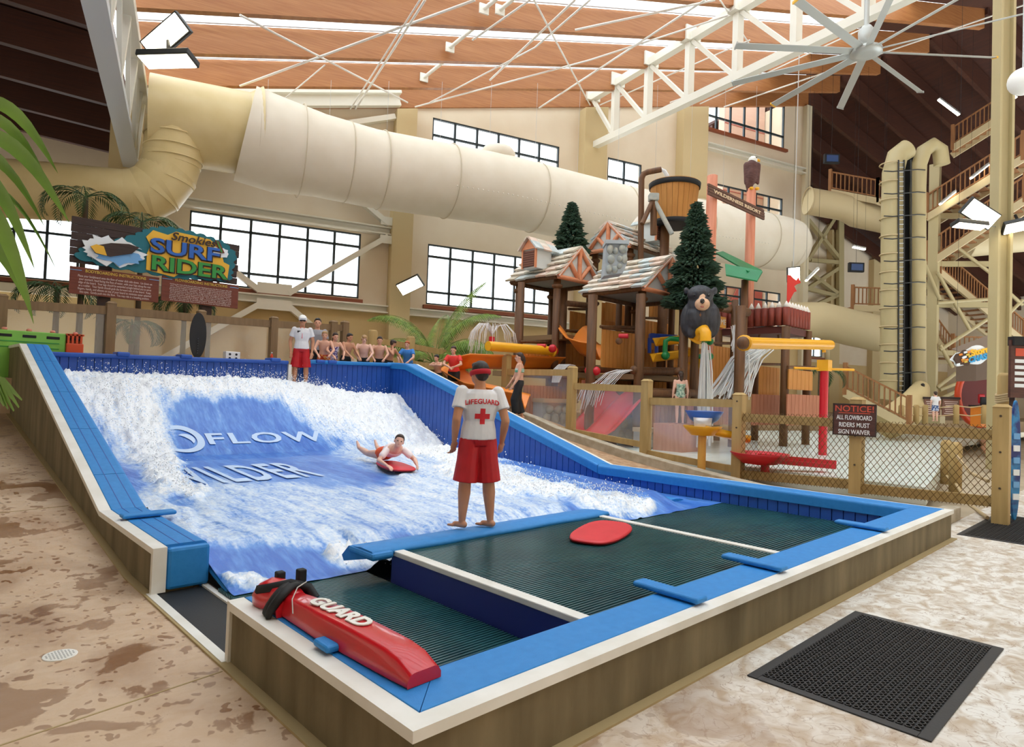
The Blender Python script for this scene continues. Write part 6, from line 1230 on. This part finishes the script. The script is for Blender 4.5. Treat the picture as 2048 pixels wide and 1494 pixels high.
# climbing tube with ladder cage
ct = thing('slide_tube','tall ribbed beige slide tubes with a black caged ladder between them','slide tower',pd(1805,830,30)); D = 30
def tubep(pts,r,m,n=20): return MB().tube([pd(x,y,D) for x,y in pts],r,n)
obj('left_tube',tubep([(1778,800),(1782,770),(1783,600),(1784,430),(1786,345),(1795,312),(1815,298)],.46,M_colm),M_colm,ct); obj('right_tube',tubep([(1840,790),(1836,740),(1836,560),(1836,380),(1838,330),(1848,302),(1866,290),(1880,300),(1884,330)],.33,M_colm),M_colm,ct)
obj('tube_foot',MB().tube([pd(1842,775,29.6),pd(1830,805,28.8),pd(1800,835,28),pd(1775,850,27.6)],[.36,.6,.72,.6],18),mat('beige tarp cover','CDB887',.8,bump=.3,bsc=4),ct)
y = 330
while y<790: P = pd(1783,y,D); obj('tube_rib',MB().tube([P+V((.49*math.cos(a),.49*math.sin(a),0)) for a in [2*PI*k/20 for k in range(21)]],.03,5,False),M_str,ct); y += 36
obj('ladder_back',MB().obox(pd(1810,550,30.4),r_*.42,f_*.04,EZ*5.6),M_strapb,ct)
for dx in (1797,1808,1822): obj('ladder_rail',MB().tube([pd(dx,y,29.5) for y in (320,500,700,790)],.035,6),mat('black steel','2A2C2C',.4),ct)
y = 325
while y<795: obj('ladder_rung',MB().tube([pd(1797,y,29.5),pd(1808,y,29.5)],.02,5),M_alu,ct); y += 9.5
y = 340
while y<790: obj('cage_hoop',MB().tube([pd(x,y+k,D_) for x,k,D_ in ((1768,2,29.6),(1785,3,29.2),(1810,1,29.1),(1835,-1,29.3),(1850,0,29.7))],.028,5),mat('black steel','2A2C2C',.4),ct); y += 45
# background ducts
for lab,pts,r in (('beige round duct crossing the upper stair tower hall',((1616,402),(1690,415),(1712,428),(1770,440)),.75),('wide beige duct leading into the climbing tube',((1575,640),(1640,640),(1700,655),(1762,668)),.95),('beige round duct behind the right hand column',((1935,490),(2060,478)),.7)):
    t = thing('air_duct',lab,'duct',pd(*pts[0],36)); P = [pd(x,y,37 if r<.9 else 34) for x,y in pts]; obj('duct_skin',MB().tube(P,r,24),mat('tan duct skin','CDBB92',.6),t); [obj('hanger',MB().cyl(p+EZ*r*.9,V((p.x,p.y,roof_at(p))),.008,4),M_strapb,t) for p in (P[0].lerp(P[1],.1),P[-1])]; obj('duct_end_ring',MB().tube([P[0]+EZ*(r*1.02*math.cos(a))+(P[1]-P[0]).normalized().cross(EZ)*(r*1.02*math.sin(a)) for a in [2*PI*k/24 for k in range(25)]],.04,5,False),M_str,t)
# lamps of the hall
def tubelamp(x0,y0,x1,y1,D,label):
    a,b = pd(x0,y0,D),pd(x1,y1,D); t = thing('tube_lamp',label,'light',a,'tube lamps in the stair hall'); obj('lamp_body',MB().bar(a+EZ*.06,b+EZ*.06,.2,.08),M_alu,t); obj('lamp_tube',MB().bar(a,b,.16,.07),mat('lit tube','FFF6DC',.3,emit=6),t)
    for p in (a,b): obj('hanger',MB().cyl(p+EZ*.05,V((p.x,p.y,roof_at(p))),.006,4),M_strapb,t)
for q in ((1877,199,1918,230,36,'tube lamp hanging high under the dark hall roof'),(1942,357,1976,330,31,'tube lamp under the topmost stair flight'),(1880,409,1910,384,32,'tube lamp under the second stair flight'),(2012,180,2032,196,34,'tube lamp half hidden behind the beige column'),(1706,494,1730,499,35,'small tube lamp beside the wall bracing'),(1612,562,1636,538,30,'slanting tube lamp beside the duct end'),(1880,404,1882,405,32,'') )[:6]: tubelamp(*q)
flight(1588,549,29,.1,.5,.6,.2,'bright flood light below the end of the big cream duct','flood lights','roof'); flight(1962,428,20.5,-.55,1.15,.5,.55,'large bright flood light on the right hand beige column','flood lights',CLM(440)); flight(1940,452,20.6,-.45,1.0,.3,1.3,'edge on flood light below the large bright one','flood lights',CLM(455)); flight(2042,452,20.6,.5,.9,.4,.9,'flood light at the far side of the beige column','flood lights',CLM(455))
P = pd(2046,163,16); t = thing('globe_lamp','white globe lamp hanging beside the ceiling fan','light',P); obj('globe',MB().ell(P,.33,20),mat('white globe','F4F4F0',.4),t); obj('hanger',MB().cyl(P+EZ*.3,P+EZ*2.5,.02,6),M_alu,t)
for x,y,lab in ((1663,318,'small black monitor hanging before the upper hall wall'),(1712,535,'small black monitor hanging beside the wall bracing')):
    P = pd(x,y,34); t = thing('monitor',lab,'monitor',P); obj('case',MB().obox(P,r_*.4,f_*.1,EZ*.25),M_strapb,t,bevel=.02); obj('screen',MB().obox(P+f_*.11,r_*.3,f_*.01,EZ*.17),mat('dim blue screen','39507A',.2),t); obj('hanger',MB().cyl(P+EZ*.2,V((P.x,P.y,roof_at(P))),.008,5),M_strapb,t)
# storm sign, canopy, desk, boards
P = pd(1945,712,23.5); s_ = 23.5/FPX; t = thing('storm_sign','colourful cut out storm chaser sign hanging at the slide entrance','sign',P); sh_ = V((0,0,0)); ex_ = (r_+EZ*.28).normalized(); ey_ = (EZ-ex_*EZ.dot(ex_)).normalized(); pp = []
for k in range(40): a = 2*PI*k/40; pp.append(((42+3*math.sin(7*a))*math.cos(a)*s_,(17+3*math.cos(5*a))*math.sin(a)*s_))
obj('backing',MB().prism(pp,P,ex_,ey_,-f_*.06),M_wht,t); [obj('hanger',MB().cyl(P+ex_*k,V(((P+ex_*k).x,(P+ex_*k).y,roof_at(P))),.006,4),M_strapb,t) for k in (-.6,.6)]; n_ = ex_.cross(ey_)
obj('dark_cloud',MB().prism([(x*.45-20*s_,y*.85) for x,y in pp],P+n_*.01,ex_,ey_,n_*.04),mat('brown cloud','4A3426',.7),t); rr_ = random.Random(2)
for k in range(14): q = P+n_*.06+ex_*(rr_.uniform(-36,-6)*s_)+ey_*(rr_.uniform(-11,11)*s_); obj('debris',MB().obox(q,ex_*.06,ey_*.035,n_*.02),(M_orange,M_wht,M_ylt)[k%3],t)
put_text('word_storm','Storm',13*s_*1.3,mat('storm yellow','F0B81E',.5),t,P+ex_*(18*s_)+ey_*(6*s_)+n_*.02,ex_,ey_,offset=.015,thick=.03); put_text('word_chaser','CHASER',12*s_*1.2,mat('storm blue','2E9AD0',.5),t,P+ex_*(14*s_)-ey_*(7*s_)+n_*.02,ex_,ey_,offset=.012,thick=.03,shear=.2)
P = pd(2000,735,26); t = thing('brown_canopy','brown fabric canopy over the slide entrance desk','canopy',pd(1985,850,26)); q = [pd(1952,762,26.5),pd(1952,718,27),pd(2030,690,26),pd(2030,752,25.5)]; obj('fabric',MB().slab(q[0],q[1],q[2],q[3],-f_*1.2+EZ*.0),mat('brown canopy cloth','6E5C4E',.85),t); obj('canopy_top',MB().slab(q[1],q[2],q[2]-f_*1.5+EZ*.5,q[1]-f_*1.5+EZ*.5,EZ*.03),mat('pale brown canopy cloth','8E7C6C',.85),t); obj('pole',MB().cyl(pd(2018,690,25.8),pd(2018,850,25.8),.08,8),M_postd,t)
P = pd(1972,850,27); t = thing('orange_desk','orange attendant desk with dark monitor and red seat','desk',P); obj('desk_body',MB().obox(P+EZ*.35,r_*.45,f_*.3,EZ*.42),M_orange,t); obj('desk_top',MB().obox(P+EZ*.79,r_*.5,f_*.35,EZ*.03),M_strapb,t); obj('monitor',MB().obox(P+EZ*1.0-r_*.05,r_*.2,f_*.04,EZ*.17),M_strapb,t,bevel=.02); obj('red_seat',MB().obox(P+EZ*1.1+r_*.15-f_*.5,r_*.13,f_*.05,EZ*.2),M_red,t,bevel=.04); obj('desk_slot',MB().obox(P+EZ*.35+f_*.31,r_*.06,f_*.01,EZ*.2),M_strapb,t)
P = pd(1960,845,28.5); t = thing('slide_mouth','round red slide mouth behind the orange desk','slide',P); c = V((P.x,P.y,1.05+1.36)); obj('rim',MB().tube([c+r_*(1.0*math.cos(a))+EZ*(1.3*math.sin(a)) for a in [2*PI*k/32 for k in range(33)]],.14,10,False),mat('orange red rim','D2481E',.4),t); obj('throat',MB().prism([(1.0*math.cos(2*PI*k/28),1.3*math.sin(2*PI*k/28)) for k in range(28)],c-f_*.1,r_,EZ,-f_*.05),mat('dark red throat','5E1410',.6),t)
for x0,x1,lab in ((1848,1880,'left brown rules board on the walkway behind the boy'),(1884,1918,'right brown rules board on the walkway behind the boy')):
    a,b = pd(x0,797,28),pd(x1,833,28); c = (a+b)/2; w_ = (x1-x0)/FPX*28; h_ = 36/FPX*28; t = thing('rules_board',lab,'sign',c); obj('board',MB().obox(c,r_*(w_/2),f_*.03,EZ*(h_/2)),mat('mauve brown board','7A5648',.7),t); obj('header',MB().obox(c+EZ*(h_*.52),r_*(w_*.55),f_*.05,EZ*.05),M_bd,t)
    for k in range(7): obj('print_line',MB().obox(c+EZ*(h_*(.32-.11*k))+f_*.032,r_*(w_*(.4-.04*(k%3))),f_*.003,EZ*.014),M_lt,t)
# rope rail along the far walkway
t = thing('rope_rail','row of round timber posts joined by ropes along the walkway','rope fence',pd(1900,850,26)); xs = (1802,1832,1850,1912,1968); pr2 = None
for x in xs:
    P = pd(x,848,26.5); zt = pd(x,812,26.5).z; obj('post',MB().lathe([(.11,0),(.11,zt-P.z),(.07,zt-P.z+.05)],P,12),M_post,t)
    for z in (.75,.4):
        if pr2: a,b = pr2+EZ*z,P+EZ*z; obj('rope',MB().tube([a,a.lerp(b,.5)-EZ*.07,b],.025,6),mat('tan rope','B9A27A',.8),t)
    pr2 = P
P = pd(1870,843,26); person('boy in white tee and blue print trunks seen from behind on the walkway',(P.x,P.y,P.z),ang(CF),(843-783)/FPX*26,dict(elL=(.16,.02,.64),elR=(-.16,.02,.64)),'pink','brown','short',('tee',C_white),('trunks',C_bluep),voxel=.018)
P = pd(1845,800,29); person('person in striped shirt behind the stair foot railing',(P.x,P.y,P.z-.75),ang(CF),1.5,{},'fair','dark','short',('tee',mat('striped shirt','E6E6EA',.8,col2='3B4A8C',sc=9,st=(6,6,.1),lo=.48,hi=.52)),('trunks',C_blk),voxel=.02)
# items by the right edge: roped post, blue boards, menu board, rope posts, rock
P = pz(2007,1020,0); t = thing('roped_post','round timber post wrapped with rope behind the net fence','post',P); zt = vz(P,2007,746); obj('post',MB().lathe([(.125,0),(.125,zt-.06),(.09,zt)],(P.x,P.y,0),16),M_post,t)
for k in range(4): z = vz(P,2007,790)-.04*k; obj('rope_coil',MB().tube([V((P.x,P.y,z))+V((.14*math.cos(a),.14*math.sin(a),.02*math.sin(a*2))) for a in [2*PI*q/18 for q in range(19)]],.024,6,False),mat('tan rope','B9A27A',.8),t)
P = pz(2030,1042,0); t = thing('flowboard','tall blue flowboard leaning upright beside the fence end post','flowboard',P); zt = vz(P,2028,800); obj('deck',MB().prism([(.16*math.cos(q),(zt)/2*math.sin(q)) for q in [2*PI*k/28 for k in range(28)]],(P.x,P.y,zt/2),r_*.55,EZ,f_*-.05),mat('blue board graphic','2A7FB8',.4,col2='16276E',sc=3,lo=.45,hi=.55),t,bevel=.01)
for k in range(6): obj('board_mark',MB().obox((P.x+f_.x*.01,P.y+f_.y*.01,zt*(.2+.1*k)),r_*.05,f_*.012,EZ*.05),M_lb if k%2 else M_wht,t)
P = pd(2038,738,11.6); t = thing('menu_board','dark brown rules board with red heading on a post','sign',(P.x,P.y,0)); obj('board',MB().obox(P,r_*.17,f_*.03,EZ*.52),M_sgnb,t); obj('heading_block',MB().obox(P+EZ*.3+f_*.032,r_*.09,f_*.004,EZ*.07),M_sgnr,t)
for k in range(5): obj('print_line',MB().obox(P+EZ*(.14-.11*k)+f_*.032,r_*.1,f_*.004,EZ*.032),M_wht,t)
b0 = pz(2046,1060,0); obj('post',MB().box(P.x-.04,P.x+.04,P.y+.05,P.y+.13,0,P.z),M_bd,t); obj('top_box',MB().obox(P+EZ*.5,r_*.15,f_*.08,EZ*.08),M_strapb,t)
t = thing('rope_posts','pair of stubby timber posts threaded with thick rope','rope fence',pz(1905,985,.1)); Q = []
for x,yb,yt in ((1892,968,880),(1910,985,884)): P = pz(x,yb,.05); zt = vz(P,x,yt); Q.append((P,zt)); obj('post',MB().lathe([(.12,0),(.125,zt-P.z-.08),(.08,zt-P.z)],P,14),M_post,t)
for fz in (.72,.18):
    a = Q[1][0]+EZ*((Q[1][1])*fz); b = V((PF.x+.15,PF.y+.2,a.z-.2)); obj('rope',MB().tube([Q[0][0]+EZ*(Q[0][1]*fz),a,a.lerp(b,.5)-EZ*.12,b],.03,8),mat('tan rope','B9A27A',.8),t)
t = thing('rock_edge','orange tan mock rock edging at the end of the splash pool','rock',pz(1900,960,.1)); M_rock = mat('orange tan mock rock','B98564',.8,col2='C89474',sc=4,bump=.3,bsc=5)
for x,y,r in ((1888,980,.4),(1866,985,.34),(1900,966,.5),(1906,945,.6),(1909,925,.65),(1912,906,.7)): P = pz(x,y,.1); obj('rock',solid(MB().ell((P.x+.5,P.y+.3,.0),(r*1.2,r,r*.7),14).ell((P.x+.8,P.y+.5,.1),(r,r*.8,r*.6),12),.07,3),M_rock,t)
P = pz(1948,1040,0); o = obj('wheel_stop',MB().box(10.1,11.3,.28,.52,0,.22),M_curb,bevel=.02); tag(o,'short grey concrete block behind the pool corner','concrete block')
# ================================================================ plants
M_con = mat('dark conifer needles','1E3524',.8,col2='2C4A33',sc=8); M_trk = mat('conifer trunk','4E3B26',.8); M_palm = mat('palm green','5E7E2A',.55,col2='86A040',sc=5); M_palmd = mat('dark palm green','2E4A26',.6,col2='3E5E30',sc=5); M_palml = mat('bright palm green','6E9638',.5,col2='84AC48',sc=3)
def conifer(label,px,yt,yb,hw,D,n):
    base = pd(px,yb,D); top = pd(px,yt,D); H = top.z-base.z; R = hw/FPX*D; t = thing('conifer',label,'tree',base); obj('trunk',MB().tube([base-EZ*(.6),base+EZ*(H*.9)],[.09,.02],8),M_trk,t); rg = random.Random(px); mb = MB()
    for k in range(n):
        u = rg.random()**1.25; r = R*(1-u)**.8*(.35+.65*rg.random()**.5)*(1+.15*math.sin(u*38)); a = rg.uniform(0,2*PI); d = V((math.cos(a),math.sin(a),-.25+rg.uniform(-.2,.3))).normalized(); p = V((base.x,base.y,base.z+u*H))+V((d.x,d.y,0))*r; l = rg.uniform(.1,.2); w = .055; s = d.orthogonal().normalized()*w; q = d.cross(s)
        mb.add([p-d*l*.6,p+s,p+q,p-s,p-q,p+d*l],[(0,1,2),(0,2,3),(0,3,4),(0,4,1),(5,2,1),(5,3,2),(5,4,3),(5,1,4)])
    obj('needles',mb,M_con,t,fix=False)['kind'] = 'stuff'; return t
conifer('small dark mock conifer behind the left shingled roof',1141,405,505,34,22.5,1500); conifer('tall dark mock conifer beside the salmon sign post',1388,404,612,58,18.9,3600)
def frond(base,dirv,L,droop,m,parent,nl=26,wl=.03,ll=.45,up=.6,name='frond',hang=.45):
    """arching rachis with paired leaflets"""
    d = V((dirv[0],dirv[1],0)); d = d.normalized() if d.length>.01 else V((1,0,0)); pts = []; N = 12; el = up
    p = V(base); pts.append(p.copy()); st = L/N
    for k in range(N): el -= droop/N*(1+k/N); p = p+(d*math.cos(el)+EZ*math.sin(el))*st; pts.append(p.copy())
    mb = MB().tube(pts,[.018*(1-.8*i/N) for i in range(N+1)],5); s = V((-d.y,d.x,0))
    for k in range(nl):
        u = .18+.82*k/nl; i = min(N-1,int(u*N)); q = pts[i].lerp(pts[i+1],u*N-i); td = (pts[i+1]-pts[i]).normalized(); l = ll*math.sin(PI*min(1,.25+u*.75))**.6*(1.05-.5*u)
        for sg in (-1,1):
            v_ = (s*sg*.8+td*.75+EZ*-.15).normalized(); e = q+v_*l-EZ*(l*hang*(l if hang<.5 else 1)); m_ = q+v_*(l*.5)-EZ*(l*.02 if hang<.5 else l*.12); w = td*wl
            mb.add([q,m_+w,e,m_-w],[(0,1,2,3)])
    return obj(name,mb,m,parent,fix=False)
def palm(label,base,fr,m,L,ll,h=.0,wl=.03,nl=26,trunk=True,hang=.45):
    t = thing('palm',label,'plant',base); base = V(base); top = base+EZ*h
    if trunk: obj('stem',MB().tube([base,top],[.09,.06],8),M_trk,t)
    for az,up,dr,k in fr: frond(top,(math.cos(az),math.sin(az)),L*k,dr,m,t,nl,wl,ll*k,up,hang=hang)
    return t
az0 = math.atan2(CR.y,CR.x)
P = pY(870,705,17.6); palm('feathery green palm in a timber planter behind the spectators',(P.x,P.y,1.9),[(az0+a,u,d,k) for a,u,d,k in ((0,1.2,1.9,1.0),(.5,1.45,.6,1.25),(2.2,1.25,1.9,1.2),(3.1,1.05,2.3,1.1),(3.4,.9,2.5,.9),(-.4,.95,2.2,1.0),(.2,.7,2.0,1.0),(2.7,.75,2.2,.9),(1.5,1.35,.9,1.1),(-.9,1.0,2.0,.8),(3.9,1.1,2.2,.8),(1.0,1.1,1.9,.9),(.0,1.5,1.2,1.1),(3.0,1.45,1.3,1.15),(2.5,.5,2.0,.8),(.6,.5,2.0,.8),(-.2,1.3,2.0,1.1),(3.3,1.25,2.1,1.15))],M_palm,3.3,.8,.9,.03,44,hang=.7)
t = thing('planter_box','rough timber planter box under the feathery palm','planter',(P.x,P.y,1.8)); obj('box',MB().box(P.x-.9,P.x+.9,P.y-.4,P.y+.4,1.8,2.5),M_post,t); obj('top_edge',MB().box(P.x-.95,P.x+.95,P.y-.45,P.y+.45,2.5,2.58),M_postd,t)
P = pY(790,705,17.8); palm('low green palm clump beside the round topped fence post',(P.x,P.y,2.0),[(az0+a,.9,1.6,1) for a in (0,.7,2.4,3.1,1.5)],M_palmd,1.3,.4,.2)
for px,py,Y,lab,L in ((172,395,19.5,'tall dark palm crown rising above the ride sign',1.9),(285,445,19,'curving palm frond behind the teal splash of the sign',1.9),(115,580,18.5,'dark palm hanging below the left end of the sign',1.7),(370,600,18,'dark palm leaves under the flowboarding panel',1.4),(265,650,18.2,'dark palm behind the plexiglass below the sign',1.4)):
    P = pY(px,py,Y); palm(lab,(P.x,P.y,1.8),[(az0+a,.75,2.1,1) for a in (0,.6,1.3,2.1,2.8,3.4,4.2,5.2)],M_palmd,L,.5,P.z-1.8,.03,20)
P = pd(1640,740,26); palm('dark palm behind the palisade deck and yellow box',(P.x,P.y,1.05),[(az0+a,.6,1.8,1) for a in (0,.8,1.6,2.5,3.2)],M_palmd,1.6,.5,P.z-1.05)
# big fan palm leaves hanging in from the left, close to the camera
t = thing('fan_palm','bright green palm leaves hanging in beside the camera','plant',(-5.2,1.2,0)); 
LV = [((-40,195),(118,303),26,3.1),((-40,225),(108,345),22,3.1),((-40,260),(142,402),30,3.0),((-60,300),(92,410),20,3.05),((-60,330),(72,492),30,2.9),((-40,395),(70,600),34,2.85),((-40,330),(40,335),22,3.2),((-60,460),(68,585),30,2.95),((-40,360),(118,500),9,3.0)]
for a,b,w,D in LV:
    A,C = pd(*a,D),pd(*b,D-.15); d = (C-A).normalized(); n = -CF; s = d.cross(n).normalized()*(w/FPX*D*.5); rows = []
    for k in range(9):
        u = k/8; p = A.lerp(C,u)-EZ*(.06*math.sin(PI*u)*-1)-EZ*(.1*u*u); ww = math.sin(PI*min(1,.28+u*.72))**.8 if u<1 else .02; rows.append([p-s*ww,p+CF*(.012*ww),p+s*ww])
    obj('leaf',MB().loft(rows,cap=False,closed=False),M_palml,t,fix=False)
for k,(x1,y1) in enumerate(((38,815),(28,822),(16,818),(44,800),(8,812))):
    A,C = pd(-40,742+6*k,3.4),pd(x1,y1,3.3); d = (C-A).normalized(); s = d.cross(-CF).normalized()*.022; m_ = A.lerp(C,.55)+EZ*.05; obj('leaf',MB().loft([[A-s*.5,A+s*.5],[m_-s,m_+s],[C-s*.2,C+s*.2]],cap=False,closed=False),M_palml,t,fix=False)
obj('trunk',MB().tube([(-5.2,1.2,0),(-5.0,1.3,2),(-4.6,1.2,3.2)],[.14,.12,.08],10),M_trk,t)
